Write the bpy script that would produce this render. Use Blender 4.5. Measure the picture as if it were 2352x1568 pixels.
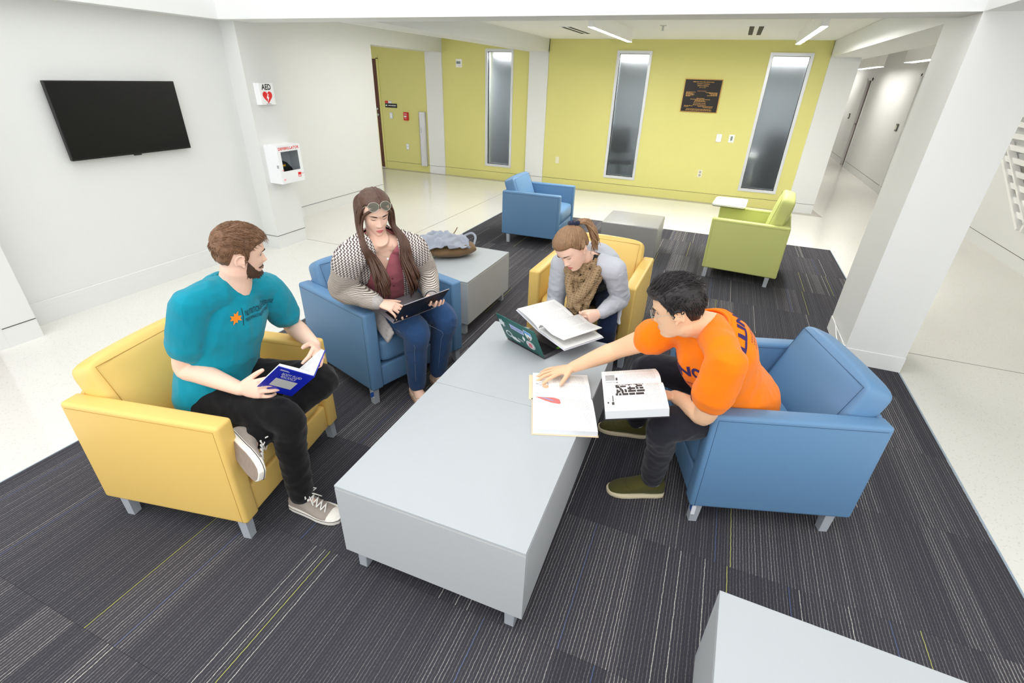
import bpy, bmesh, math, random
from math import radians, sin, cos, pi, atan2, sqrt
from mathutils import Vector, Matrix, Euler, Quaternion
from mathutils.bvhtree import BVHTree

for o in list(bpy.data.objects):
    bpy.data.objects.remove(o, do_unlink=True)
scene = bpy.context.scene
COL = scene.collection
V = Vector

# ------------------------------------------------------------------ camera
cam_data = bpy.data.cameras.new('camera')
cam = bpy.data.objects.new('camera', cam_data)
COL.objects.link(cam)
cam.location = (0, 0, 1.79)
cam.rotation_mode = 'XYZ'
cam.rotation_euler = (radians(61.3874), radians(-1.6888), radians(22.4176))
cam_data.sensor_fit = 'HORIZONTAL'
cam_data.sensor_width = 36.0
cam_data.lens = 36.0 * 1112.39 / 2352.0
cam_data.clip_start = 0.05
cam_data.clip_end = 200
scene.camera = cam

# ------------------------------------------------------------------ world, lights, exposure
world = bpy.data.worlds.new('world')
scene.world = world
world.use_nodes = True
bg = world.node_tree.nodes['Background']
bg.inputs['Color'].default_value = (0.98, 0.99, 1.0, 1)
bg.inputs['Strength'].default_value = 1.8

def area_light(name, loc, size, energy, color=(1, 1, 1), rot=(0, 0, 0)):
    d = bpy.data.lights.new(name, 'AREA')
    d.shape = 'RECTANGLE'
    d.size, d.size_y = size
    d.energy = energy
    d.color = color
    o = bpy.data.objects.new(name, d)
    COL.objects.link(o)
    o.location = loc
    o.rotation_euler = rot
    return o

area_light('skylight_lamp', (-1.7, 0.6, 4.6), (5.4, 6.0), 50, (1.0, 0.985, 0.96))

scene.view_settings.view_transform = 'Standard'
scene.view_settings.look = 'None'
scene.view_settings.gamma = 1.0
scene.view_settings.use_curve_mapping = False
scene.view_settings.exposure = 0.13

# ------------------------------------------------------------------ materials
def srgb(r, g, b):
    def c(v):
        v /= 255.0
        return v / 12.92 if v <= 0.04045 else ((v + 0.055) / 1.055) ** 2.4
    return (c(r), c(g), c(b), 1.0)

MATS = {}
def mat(name, col, rough=0.6, metal=0.0, spec=0.5, bump=None, noise=None, emit=None, sheen=0.0, coat=0.0, trans=0.0, ior=1.45):
    """Principled material; bump=(scale,strength), noise=(scale,amount) gives a fine colour mottling."""
    m = bpy.data.materials.new(name)
    m.use_nodes = True
    nt = m.node_tree
    p = nt.nodes['Principled BSDF']
    p.inputs['Base Color'].default_value = col
    p.inputs['Roughness'].default_value = rough
    p.inputs['Metallic'].default_value = metal
    p.inputs['Specular IOR Level'].default_value = spec
    p.inputs['IOR'].default_value = ior
    if sheen:
        p.inputs['Sheen Weight'].default_value = sheen
    if coat:
        p.inputs['Coat Weight'].default_value = coat
    if trans:
        p.inputs['Transmission Weight'].default_value = trans
    if emit:
        p.inputs['Emission Color'].default_value = (emit[0], emit[1], emit[2], 1)
        p.inputs['Emission Strength'].default_value = emit[3]
    if bump or noise:
        tc = nt.nodes.new('ShaderNodeTexCoord')
    if noise:
        n = nt.nodes.new('ShaderNodeTexNoise')
        n.inputs['Scale'].default_value = noise[0]
        n.inputs['Detail'].default_value = 4
        nt.links.new(tc.outputs['Object'], n.inputs['Vector'])
        mx = nt.nodes.new('ShaderNodeMix')
        mx.data_type = 'RGBA'
        a = noise[1]
        mx.inputs[6].default_value = tuple(max(0, v * (1 - a)) for v in col[:3]) + (1,)
        mx.inputs[7].default_value = tuple(min(1, v * (1 + a)) for v in col[:3]) + (1,)
        nt.links.new(n.outputs['Fac'], mx.inputs[0])
        nt.links.new(mx.outputs[2], p.inputs['Base Color'])
    if bump:
        n2 = nt.nodes.new('ShaderNodeTexNoise')
        n2.inputs['Scale'].default_value = bump[0]
        n2.inputs['Detail'].default_value = 3
        nt.links.new(tc.outputs['Object'], n2.inputs['Vector'])
        b = nt.nodes.new('ShaderNodeBump')
        b.inputs['Strength'].default_value = bump[1]
        b.inputs['Distance'].default_value = 0.002
        nt.links.new(n2.outputs['Fac'], b.inputs['Height'])
        nt.links.new(b.outputs['Normal'], p.inputs['Normal'])
    MATS[name] = m
    return m

class NT:
    """Tiny helper for building node graphs."""
    def __init__(self, m):
        m.use_nodes = True
        self.m, self.nt = m, m.node_tree
        self.p = self.nt.nodes['Principled BSDF']
    def n(self, t, **k):
        nd = self.nt.nodes.new('ShaderNode' + t)
        for a, b in k.items():
            setattr(nd, a, b)
        return nd
    def l(self, a, b):
        self.nt.links.new(a, b)
    def math(self, op, a, b=None, c=None):
        nd = self.n('Math', operation=op)
        for i, v in enumerate((a, b, c)):
            if v is None:
                continue
            if isinstance(v, (int, float)):
                nd.inputs[i].default_value = v
            else:
                self.l(v, nd.inputs[i])
        return nd.outputs[0]
    def mix(self, f, a, b):
        nd = self.n('Mix', data_type='RGBA')
        for i, v in ((0, f), (6, a), (7, b)):
            if isinstance(v, (int, float, tuple)):
                nd.inputs[i].default_value = v
            else:
                self.l(v, nd.inputs[i])
        return nd.outputs[2]
    def white(self, w):
        nd = self.n('TexWhiteNoise', noise_dimensions='1D')
        self.l(w, nd.inputs['W'])
        return nd.outputs['Value']

# ------------------------------------------------------------------ objects
def tag(o, label=None, cat=None, group=None, kind=None):
    if label: o['label'] = label
    if cat: o['category'] = cat
    if group: o['group'] = group
    if kind: o['kind'] = kind
    return o

def empty(name, loc=(0, 0, 0), rz=0.0):
    o = bpy.data.objects.new(name, None)
    o.empty_display_size = 0.1
    COL.objects.link(o)
    o.location = loc
    o.rotation_euler = (0, 0, rz)
    return o

def thing(name, label, cat, loc=(0, 0, 0), rz=0.0, group=None):
    return tag(empty(name, loc, rz), label, cat, group)

def link(name, me, m=None, parent=None, smooth=False, loc=None, rot=None):
    o = bpy.data.objects.new(name, me)
    COL.objects.link(o)
    if m is not None and len(me.materials) == 0:
        me.materials.append(m)
    if smooth:
        for p in me.polygons:
            p.use_smooth = True
    if parent is not None:
        o.parent = parent
    if loc is not None:
        o.location = loc
    if rot is not None:
        o.rotation_euler = rot
    return o

class MB:
    """Collects shapes into one mesh."""
    def __init__(self):
        self.v, self.f = [], []
    def add(self, verts, faces, M=None):
        b = len(self.v)
        for p in verts:
            p = V(p)
            self.v.append(tuple(M @ p if M is not None else p))
        for f in faces:
            self.f.append([b + i for i in f])
        return self
    def box(self, x0, x1, y0, y1, z0, z1, M=None):
        vs = [(x0, y0, z0), (x1, y0, z0), (x1, y1, z0), (x0, y1, z0), (x0, y0, z1), (x1, y0, z1), (x1, y1, z1), (x0, y1, z1)]
        fs = [(0, 3, 2, 1), (4, 5, 6, 7), (0, 1, 5, 4), (1, 2, 6, 5), (2, 3, 7, 6), (3, 0, 4, 7)]
        return self.add(vs, fs, M)
    def quad(self, a, b, c, d, M=None):
        return self.add([a, b, c, d], [(0, 1, 2, 3)], M)
    def prism(self, poly, z0, z1, M=None):
        n = len(poly)
        vs = [(x, y, z0) for x, y in poly] + [(x, y, z1) for x, y in poly]
        fs = [tuple(range(n - 1, -1, -1)), tuple(range(n, 2 * n))]
        fs += [(i, (i + 1) % n, n + (i + 1) % n, n + i) for i in range(n)]
        return self.add(vs, fs, M)
    def tube(self, pts, r, seg=8, M=None, closed=False):
        pts = [V(p) for p in pts]
        n = len(pts)
        rs = r if isinstance(r, (list, tuple)) else [r] * n
        vs, fs = [], []
        up = None
        for i, p in enumerate(pts):
            a = pts[(i - 1) % n] if (i > 0 or closed) else p
            c = pts[(i + 1) % n] if (i < n - 1 or closed) else p
            t = (c - a)
            t = t.normalized() if t.length > 1e-9 else V((0, 0, 1))
            if up is None:
                up = V((0, 0, 1)) if abs(t.z) < 0.9 else V((1, 0, 0))
            s = t.cross(up)
            s = s.normalized() if s.length > 1e-6 else t.orthogonal().normalized()
            up = s.cross(t).normalized()
            for k in range(seg):
                an = 2 * pi * k / seg
                vs.append(p + s * (rs[i] * cos(an)) + up * (rs[i] * sin(an)))
        m = n if closed else n - 1
        for i in range(m):
            j = (i + 1) % n
            for k in range(seg):
                l = (k + 1) % seg
                fs.append((i * seg + k, i * seg + l, j * seg + l, j * seg + k))
        if not closed:
            fs.append(tuple(range(seg - 1, -1, -1)))
            fs.append(tuple((n - 1) * seg + k for k in range(seg)))
        return self.add(vs, fs, M)
    def mesh(self, name):
        me = bpy.data.meshes.new(name)
        me.from_pydata(self.v, [], self.f)
        me.update()
        return me
    def build(self, name, m, parent=None, smooth=False, loc=None, rot=None):
        return link(name, self.mesh(name), m, parent, smooth, loc, rot)

def box_obj(name, b, m, parent=None, bev=0.0, seg=2, smooth=None):
    """b = (x0,x1,y0,y1,z0,z1); optional bevel."""
    me = MB().box(*b).mesh(name)
    if bev > 0:
        bevel_mesh(me, bev, seg)
    return link(name, me, m, parent, smooth if smooth is not None else False)

def bevel_mesh(me, bev, seg=2, ang=20):
    bm = bmesh.new()
    bm.from_mesh(me)
    es = [e for e in bm.edges if len(e.link_faces) == 2 and e.calc_face_angle(0) > radians(ang)]
    bmesh.ops.bevel(bm, geom=es, offset=bev, segments=seg, profile=0.5, affect='EDGES', clamp_overlap=True)
    bmesh.ops.recalc_face_normals(bm, faces=bm.faces)
    bm.to_mesh(me)
    bm.free()
    shade_auto(me, 40)
    return me

def shade_auto(me, ang=40):
    for p in me.polygons:
        p.use_smooth = True
    try:
        me.set_sharp_from_angle(angle=radians(ang))
    except Exception:
        pass

def structure(o):
    o['kind'] = 'structure'
    return o

def text_mesh(s, size, align='CENTER', spacing=1.0, shear=0.0, offset=0.0, line=1.0):
    c = bpy.data.curves.new('txt', 'FONT')
    c.body = s
    c.size = size
    c.align_x = align
    c.align_y = 'CENTER'
    c.space_character = spacing
    c.space_line = line
    c.shear = shear
    c.offset = offset
    c.resolution_u = 3
    o = bpy.data.objects.new('txt', c)
    COL.objects.link(o)
    dg = bpy.context.evaluated_depsgraph_get()
    dg.update()
    me = bpy.data.meshes.new_from_object(o.evaluated_get(dg))
    bpy.data.objects.remove(o, do_unlink=True)
    bpy.data.curves.remove(c)
    return me

def text_obj(name, s, size, m, parent, M, fit=None, **k):
    """Flat lettering; M maps the text plane (x right, y up, z out) to parent space. fit=(w,h) rescales."""
    me = text_mesh(s, size, **k)
    if fit and len(me.vertices):
        xs = [v.co.x for v in me.vertices]; ys = [v.co.y for v in me.vertices]
        cx, cy = (max(xs) + min(xs)) / 2, (max(ys) + min(ys)) / 2
        sx = fit[0] / max(1e-6, max(xs) - min(xs)); sy = fit[1] / max(1e-6, max(ys) - min(ys))
        for v in me.vertices:
            v.co.x = (v.co.x - cx) * sx
            v.co.y = (v.co.y - cy) * sy
    me.transform(M)
    me.materials.clear()
    return link(name, me, m, parent)

def frame_M(o, xdir, ydir):
    x = V(xdir).normalized()
    y = V(ydir)
    y = (y - x * y.dot(x)).normalized()
    z = x.cross(y)
    M = Matrix.Identity(4)
    for i in range(3):
        M[i][0], M[i][1], M[i][2], M[i][3] = x[i], y[i], z[i], o[i]
    return M

# ================================================================== MATERIALS OF THE PLACE
m_wall = mat('white_paint', srgb(225, 226, 224), 0.55, spec=0.3, noise=(3, 0.012))
m_beam = mat('white_beam_paint', srgb(232, 233, 232), 0.6, spec=0.3)
m_green = mat('chartreuse_paint', srgb(214, 209, 132), 0.5, spec=0.35, noise=(2.5, 0.02))
m_gap = mat('dark_gap', srgb(60, 58, 50), 0.8)
m_ceil = mat('ceiling_paint', srgb(248, 248, 244), 0.8, spec=0.2)
m_tile_c = mat('acoustic_tile', srgb(225, 222, 208), 0.9, spec=0.1, noise=(120, 0.06))
m_border = mat('grey_terrazzo', srgb(172, 168, 158), 0.2, noise=(150, 0.15))
m_steel = mat('brushed_aluminium', srgb(196, 197, 198), 0.35, metal=0.85)
m_whiteplastic = mat('white_plastic', srgb(242, 242, 240), 0.35)
m_black = mat('black_plastic', srgb(16, 16, 18), 0.35)
m_wood = mat('dark_walnut', srgb(92, 52, 34), 0.45, noise=(14, 0.25))
m_frame_w = mat('window_frame_silver', srgb(214, 216, 220), 0.35, metal=0.25)
m_red = mat('red_enamel', srgb(205, 30, 34), 0.35)

# terrazzo floor
m_floor = bpy.data.materials.new('cream_terrazzo')
t = NT(m_floor)
tc = t.n('TexCoord')
vo = t.n('TexVoronoi'); vo.inputs['Scale'].default_value = 160
t.l(tc.outputs['Object'], vo.inputs['Vector'])
wn = t.n('TexWhiteNoise', noise_dimensions='3D')
t.l(vo.outputs['Position'], wn.inputs['Vector'])
no = t.n('TexNoise'); no.inputs['Scale'].default_value = 1.2; no.inputs['Detail'].default_value = 3
t.l(tc.outputs['Object'], no.inputs['Vector'])
speck = t.math('GREATER_THAN', wn.outputs['Value'], 0.95)
c1 = t.mix(no.outputs['Fac'], srgb(220, 219, 212), srgb(228, 227, 221))
c2 = t.mix(t.math('MULTIPLY', speck, 0.35), c1, srgb(190, 184, 170))
t.l(c2, t.p.inputs['Base Color'])
t.p.inputs['Roughness'].default_value = 0.13
t.p.inputs['Specular IOR Level'].default_value = 0.45

# carpet tile: pin stripes running in Y, different on every tile
m_carpet = bpy.data.materials.new('striped_carpet')
t = NT(m_carpet)
tc = t.n('TexCoord'); oi = t.n('ObjectInfo')
R = oi.outputs['Random']
sep = t.n('SeparateXYZ'); t.l(tc.outputs['Object'], sep.inputs[0])
x, y = sep.outputs[0], sep.outputs[1]
per = 0.0125
xs = t.math('DIVIDE', x, per)
wob = t.n('TexNoise'); wob.inputs['Scale'].default_value = 35; wob.inputs['Detail'].default_value = 1
t.l(tc.outputs['Object'], wob.inputs['Vector'])
xs = t.math('ADD', xs, t.math('MULTIPLY', t.math('SUBTRACT', wob.outputs['Fac'], 0.5), 0.35))
ci = t.math('FLOOR', xs)
fr = t.math('FRACT', xs)
r517 = t.math('MULTIPLY', R, 517.3)
rnd1 = t.white(t.math('ADD', ci, r517))
rnd2 = t.white(t.math('ADD', ci, t.math('MULTIPLY', R, 911.7)))
band = t.white(t.math('ADD', t.math('FLOOR', t.math('ADD', t.math('DIVIDE', x, 0.203), t.math('MULTIPLY', R, 4.0))), t.math('MULTIPLY', R, 63.0)))
# line profile: bright yarn in the middle of each period
tri = t.math('ABSOLUTE', t.math('SUBTRACT', fr, 0.5))
line = t.math('SUBTRACT', 1.0, t.math('SMOOTH_MIN', t.math('MULTIPLY', tri, 5.4), 1.0, 0.2))
line = t.math('MAXIMUM', line, 0.0)
amp = t.math('ADD', t.math('MULTIPLY', t.math('POWER', band, 2.6), 0.62), 0.26)
amp = t.math('MULTIPLY', amp, t.math('ADD', t.math('MULTIPLY', rnd1, 0.8), 0.25))
# twisted yarn: beads along the stripe
mp = t.n('Mapping'); mp.inputs['Scale'].default_value = (260, 120, 1)
t.l(tc.outputs['Object'], mp.inputs['Vector'])
yn = t.n('TexNoise'); yn.inputs['Scale'].default_value = 1.0; yn.inputs['Detail'].default_value = 2
t.l(mp.outputs['Vector'], yn.inputs['Vector'])
bead = t.math('ADD', t.math('MULTIPLY', t.math('SUBTRACT', yn.outputs['Fac'], 0.5), 2.2), 0.75)
bead = t.math('MAXIMUM', bead, 0.05)
f = t.math('MINIMUM', t.math('MULTIPLY', t.math('MULTIPLY', line, amp), bead), 1.0)
dark = t.mix(band, srgb(44, 45, 53), srgb(58, 57, 63))
dk = t.mix(t.math('MULTIPLY', yn.outputs['Fac'], 0.55), dark, srgb(84, 82, 86))
colr = t.mix(f, dk, srgb(205, 202, 196))
is_w = t.math('GREATER_THAN', rnd2, 0.975)
is_b = t.math('MULTIPLY', t.math('GREATER_THAN', rnd2, 0.945), t.math('LESS_THAN', rnd2, 0.96))
is_y = t.math('MULTIPLY', t.math('GREATER_THAN', rnd2, 0.963), t.math('LESS_THAN', rnd2, 0.969))
l2 = t.math('MULTIPLY', line, t.math('MINIMUM', bead, 1.0))
colr = t.mix(t.math('MULTIPLY', is_w, l2), colr, srgb(212, 208, 200))
colr = t.mix(t.math('MULTIPLY', is_b, t.math('MULTIPLY', line, 0.9)), colr, srgb(88, 104, 150))
colr = t.mix(t.math('MULTIPLY', is_y, t.math('MULTIPLY', line, 0.9)), colr, srgb(190, 192, 100))
t.l(colr, t.p.inputs['Base Color'])
t.p.inputs['Roughness'].default_value = 0.95
t.p.inputs['Specular IOR Level'].default_value = 0.1
bp = t.n('Bump'); bp.inputs['Strength'].default_value = 0.35; bp.inputs['Distance'].default_value = 0.002
t.l(t.math('ADD', line, bead), bp.inputs['Height'])
t.l(bp.outputs['Normal'], t.p.inputs['Normal'])

# ================================================================== THE ROOM
ZB, ZC = 2.172, 2.378          # underside of the beams, rear ceiling
YG = 9.13                      # chartreuse wall
ZT = 4.6                       # top of the light well

def wallbox(name, b, m=m_wall, parent=None):
    o = box_obj(name, b, m, parent)
    if parent is None:
        structure(o)
    return o

floor = structure(box_obj('floor', (-11, 7, -5, 22, -0.12, -0.004), m_floor))

# grey terrazzo border strips along the far walls and thin divider strips
def strip(name, b, m):
    return box_obj(name, b, m, floor)
strip('floor_border', (-7.4, -5.182, 8.98, YG, -0.005, -0.0032), m_border)
strip('floor_border', (-5.182, 1.14, 8.98, YG - 0.001, -0.005, -0.0031), m_border)
fb = MB().prism([(1.14, 8.98), (1.66, 8.93), (1.53, 9.85), (1.53, 9.1), (1.14, 9.1)], -0.005, -0.0030).build('floor_border', m_border, floor)
m_div = mat('zinc_divider', srgb(120, 118, 112), 0.4, metal=0.4)
strip('divider_strip', (1.504, 3.4, 4.222, 4.227, -0.005, -0.0029), m_div)
strip('divider_strip', (-4.43, -2.89, 4.379, 4.384, -0.005, -0.0029), m_div)
strip('divider_strip', (-3.43, -3.425, 4.384, 8.98, -0.005, -0.0029), m_div)

# carpet, laid tile by tile
carpet = structure(box_obj('carpet', (-2.893, 1.4985, -1.44, 6.995, -0.0055, -0.0032), m_gap))
TS = 0.61
xe = [-2.893]
k = -7
while 1.217 + k * TS < 1.499:
    if 1.217 + k * TS > -2.85: xe.append(1.217 + k * TS)
    k += 1
xe.append(1.499)
ye = [1.611 + TS * k for k in range(-5, 9)] + [6.997]
tile_meshes = {}
for i in range(len(xe) - 1):
    for j in range(len(ye) - 1):
        w, d = xe[i + 1] - xe[i], ye[j + 1] - ye[j]
        key = (round(w, 3), round(d, 3))
        if key not in tile_meshes:
            me = MB().box(0.0004, w - 0.0004, 0.0004, d - 0.0004, -0.0035, 0.0).mesh('carpet_tile')
            me.materials.append(m_carpet)
            tile_meshes[key] = me
        o = link('carpet_tile', tile_meshes[key], None, carpet)
        o.location = (xe[i], ye[j], 0)
trim = structure(box_obj('trim_1', (1.4988, 1.509, -1.44, 6.997, -0.005, 0.0005), mat('carpet_edge', srgb(150, 165, 178), 0.5)))
trim = structure(box_obj('trim_2', (-2.9, -2.8935, -1.44, 6.997, -0.005, 0.0005), MATS['carpet_edge']))

def reveal_wall(name, b, m, side, mbase=None):
    """Wall whose flush base is set off by a dark reveal at 0.15 m. side: axis face carrying the gap."""
    o = wallbox(name, b, m)
    x0, x1, y0, y1, z0, z1 = b
    g = 0.0025
    for s in side:
        if s == '-y': bb = (x0, x1, y0 - g, y0 + g, 0.139, 0.1435)
        if s == '+x': bb = (x1 - g, x1 + g, y0, y1, 0.139, 0.1435)
        if s == '-x': bb = (x0 - g, x0 + g, y0, y1, 0.139, 0.1435)
        box_obj('base_reveal', bb, m_gap, o)
    return o

# left side
wallbox('wall_left', (-4.94, -4.62, 1.3, 3.97, -0.004, ZB + .05))
structure(box_obj('baseboard_left', (-4.62, -4.603, 1.64, 3.955, -0.004, 0.17), m_wall, None, 0.004, 1))
structure(box_obj('baseboard_left', (-4.603, -4.600, 1.64, 3.955, -0.004, 0.125), m_wall))
reveal_wall('wall_left_pier', (-4.95, -4.43, 3.955, 4.375, -0.004, ZB + .1), m_wall, ['+x', '-y'])
reveal_wall('wall_left_near_pier', (-4.95, -4.395, 1.44, 1.64, -0.004, ZB + .1), m_wall, ['+x'])
wallbox('wall_left_near', (-4.95, -4.40, 1.375, 1.44, -0.004, ZB + .1))
d3 = structure(box_obj('door_3', (-4.95, -4.42, 0.4, 1.375, 0.0, 2.05), m_wood))
box_obj('handle', (-4.42, -4.36, 1.2, 1.32, 1.0, 1.02), m_steel, d3)
# wall beyond the pier, with its opening
reveal_wall('wall_back_left', (-5.5, -5.182, 4.375, 7.0, -0.004, ZC), m_wall, ['+x'])
wallbox('wall_back_left_header', (-5.5, -5.182, 7.0, YG, 2.155, ZC))
structure(box_obj('trim_3', (-5.2, -5.179, 6.988, 7.003, 0.0, 1.28), mat('corner_guard', srgb(214, 212, 180), 0.4), None))

# light well: beams carrying the bright upper walls
wallbox('wall_well_front', (-4.93, 1.13, 3.83, 4.135, ZB, 6.0), m_beam)
wallbox('wall_well_left', (-4.93, -4.47, -3.0, 3.83, ZB, 6.0), m_beam)
wallbox('wall_well_right', (1.13, 1.62, -1.0, 4.135, ZB, 6.0), m_beam)
# columns
reveal_wall('wall_right_column', (1.13, 1.504, 3.832, 4.43, -0.004, ZC + .3), m_wall, [])
structure(box_obj('baseboard_right', (1.125, 1.509, 3.827, 4.436, -0.004, 0.118), m_wall, None, 0.003, 1))
wallbox('wall_far_column_left', (-5.54, -5.182, YG - 0.025, YG + .4, -0.004, 2.155))
wallbox('wall_far_column_mid', (-3.44, -3.088, YG - 0.03, YG + .4, -0.004, ZC))
wallbox('wall_far_column_right', (1.14, 1.52, YG - 0.03, 9.85, -0.004, ZC))
for nm, x0, x1 in (('left', -5.54, -5.182), ('mid', -3.44, -3.088), ('right', 1.14, 1.52)):
    par = bpy.data.objects['wall_far_column_' + nm]
    yy = YG - (0.025 if nm == 'left' else 0.03)
    box_obj('base_reveal', (x0, x1, yy - 0.002, yy + 0.002, 0.139, 0.1435), m_gap, par)
# cross beams and ceilings
wallbox('ceiling_beam_left', (-3.44, -3.088, 4.135, YG, ZB + .012, ZC + .05))
wallbox('ceiling_beam_right', (1.14, 1.62, 4.135, 9.85, ZB, ZC + .05))
wallbox('ceiling', (-5.6, 1.14, 4.10, YG + .1, ZC, ZC + 0.1), m_ceil)
wallbox('ceiling_corridor', (-9.5, -5.5, 4.3, YG + .1, ZC - .02, ZC + .1), m_ceil)

# chartreuse wall with three window openings
WX = [(-4.29, -3.742), (-1.92, -1.36), (0.353, 0.929)]
WZ0, WZ1 = 0.243, 2.222
def green_wall(name, x0, x1, wins):
    mb = MB()
    cur = x0
    T = 0.22
    for a, b in wins:
        mb.box(cur, a, YG, YG + T, -0.004, ZC + .02)
        mb.box(a, b, YG, YG + T, -0.004, WZ0)
        mb.box(a, b, YG, YG + T, WZ1, ZC + .02)
        cur = b
    mb.box(cur, x1, YG, YG + T, -0.004, ZC + .02)
    o = structure(mb.build(name, m_green))
    box_obj('base_reveal', (x0, x1, YG - 0.002, YG + 0.002, 0.139, 0.1435), m_gap, o)
    return o
green_wall('wall_back', -3.088, 1.14, WX[1:])
green_wall('wall_back_window', -5.182, -3.44, WX[:1])
gw = structure(MB().box(-6.615, -5.54, YG, YG + .2, -0.004, ZC).box(-7.6, -6.615, YG, YG + .2, 2.045, ZC).box(-9.5, -7.56, YG, YG + .2, -0.004, ZC).build('wall_back_corridor', m_green))
box_obj('base_reveal', (-6.615, -5.54, YG - 0.002, YG + 0.002, 0.139, 0.1435), m_gap, gw)
wallbox('wall_corridor_end', (-9.7, -9.5, 4.3, YG + .2, -0.004, ZC), m_wall)
d1 = structure(box_obj('door_1', (-7.56, -6.66, YG + 0.02, YG + 0.065, 0.004, 2.03), m_wood))
MB().tube([(-6.735, YG + .02, 1.03), (-6.735, YG - .035, 1.03), (-6.84, YG - .04, 1.03)], 0.011, 8).build('door_handle', m_steel, d1, True)
MB().tube([(-6.735, YG + .02, 1.14), (-6.735, YG - .012, 1.14)], 0.024, 14).build('lock', m_steel, d1, True)
MB().tube([(-6.735, YG + .02, 1.03), (-6.735, YG - .006, 1.03)], 0.028, 14).build('door_handle_plate', m_steel, d1, True)
MB().box(-6.66, -6.615, YG - .012, YG + .07, 0, 2.045).box(-7.6, -6.615, YG - .012, YG + .07, 2.03, 2.09).build('door_frame', m_green, d1)

# windows: metal frame, frosted pane, a dim office behind
m_glass = bpy.data.materials.new('frosted_glass')
t = NT(m_glass)
t.p.inputs['Base Color'].default_value = (0.82, 0.87, 0.92, 1)
t.p.inputs['Roughness'].default_value = 0.42
t.p.inputs['Transmission Weight'].default_value = 1.0
t.p.inputs['IOR'].default_value = 1.25
t.p.inputs['Specular IOR Level'].default_value = 0.5
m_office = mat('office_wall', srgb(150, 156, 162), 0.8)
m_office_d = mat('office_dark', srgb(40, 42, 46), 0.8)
m_lamp = mat('lamp_diffuser', (1, 1, 1, 1), 0.5, emit=(1.0, 0.98, 0.96, 60))
for i, (a, b) in enumerate(WX):
    fr = structure(empty('window_%d' % (i + 1), ((a + b) / 2, YG, WZ0)))
    w = (b - a) / 2
    h = WZ1 - WZ0
    fw = 0.042
    MB().box(-w, -w + fw, -0.012, 0.12, 0, h).box(w - fw, w, -0.012, 0.12, 0, h) \
        .box(-w + fw, w - fw, -0.012, 0.12, 0, fw).box(-w + fw, w - fw, -0.012, 0.12, h - fw, h).build('window_frame', m_frame_w, fr)
    g = 0.006
    MB().box(-w + fw, -w + fw + g, 0.03, 0.06, fw, h - fw).box(w - fw - g, w - fw, 0.03, 0.06, fw, h - fw) \
        .box(-w + fw, w - fw, 0.03, 0.06, fw, fw + g).box(-w + fw, w - fw, 0.03, 0.06, h - fw - g, h - fw).build('gasket', m_black, fr)
    MB().box(-w + fw + g, w - fw - g, 0.042, 0.048, fw + g, h - fw - g).build('pane', m_glass, fr)

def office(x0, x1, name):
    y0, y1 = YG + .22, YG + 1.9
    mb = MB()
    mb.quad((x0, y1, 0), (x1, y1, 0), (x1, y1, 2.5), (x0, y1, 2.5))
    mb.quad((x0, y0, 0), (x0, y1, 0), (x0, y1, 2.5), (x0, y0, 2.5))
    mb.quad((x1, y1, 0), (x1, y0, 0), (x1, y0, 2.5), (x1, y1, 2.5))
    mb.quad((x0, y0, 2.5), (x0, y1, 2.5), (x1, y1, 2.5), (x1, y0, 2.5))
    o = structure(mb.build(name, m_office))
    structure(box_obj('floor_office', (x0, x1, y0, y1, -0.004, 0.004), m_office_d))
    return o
office(-4.6, -3.4, 'wall_office')
office(-2.3, -0.9, 'wall_office')
office(-0.1, 1.12, 'wall_office')
for i, (cx, en) in enumerate(((-3.95, 1.0), (-1.62, 0.7), (0.66, 0.8))):
    lamp = thing('office_ceiling_lamp', ['glowing ceiling lamp blurred behind the frosted window left of the mid column', 'glowing ceiling lamp blurred behind the middle frosted window', 'glowing ceiling lamp blurred behind the right frosted window'][i], 'lamp', (cx, YG + .42, 2.13))
    box_obj('housing', (-.32, .32, -.16, .16, 0.02, 0.17), m_whiteplastic, lamp)
    box_obj('diffuser', (-.3, .3, -.14, .14, 0.0, 0.02), m_lamp, lamp)
# dim office furniture read through the frosted panes
def office_chair(x, y, rz, label):
    c = thing('office_chair', label, 'chair', (x, y, 0.004), rz)
    sm = MB().box(-.22, .22, -.22, .22, .42, .50).mesh('seat'); bevel_mesh(sm, .03); link('seat', sm, m_office_d, c)
    bk = MB().box(-.21, .21, .20, .26, .55, 1.02).mesh('backrest'); bevel_mesh(bk, .025); link('backrest', bk, m_office_d, c)
    MB().tube([(0, 0, .06), (0, 0, .42)], .025).build('column', m_office_d, c)
    MB().box(-.02, .02, .2, .23, .4, .6).build('back_bracket', m_office_d, c)
    for k in range(5):
        a = k * 2 * pi / 5
        MB().tube([(0, 0, .08), (.26 * cos(a), .26 * sin(a), .03)], .018).build('leg', m_office_d, c)
office_chair(-1.78, YG + .62, 0.4, 'dark office chair blurred behind the middle frosted window')
office_chair(0.78, YG + 1.4, -0.5, 'dark office chair blurred behind the right frosted window')
dsk = thing('office_desk', 'white desk edge blurred behind the right frosted window', 'desk', (0.3, YG + .75, 0.004))
box_obj('desk_top', (-.3, .25, -.3, .3, 0.70, 0.74), m_whiteplastic, dsk, 0.01)
box_obj('leg', (-.28, -.24, -.28, .28, 0, 0.70), m_steel, dsk)
box_obj('leg', (.19, .23, -.28, .28, 0, 0.70), m_steel, dsk)

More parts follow.
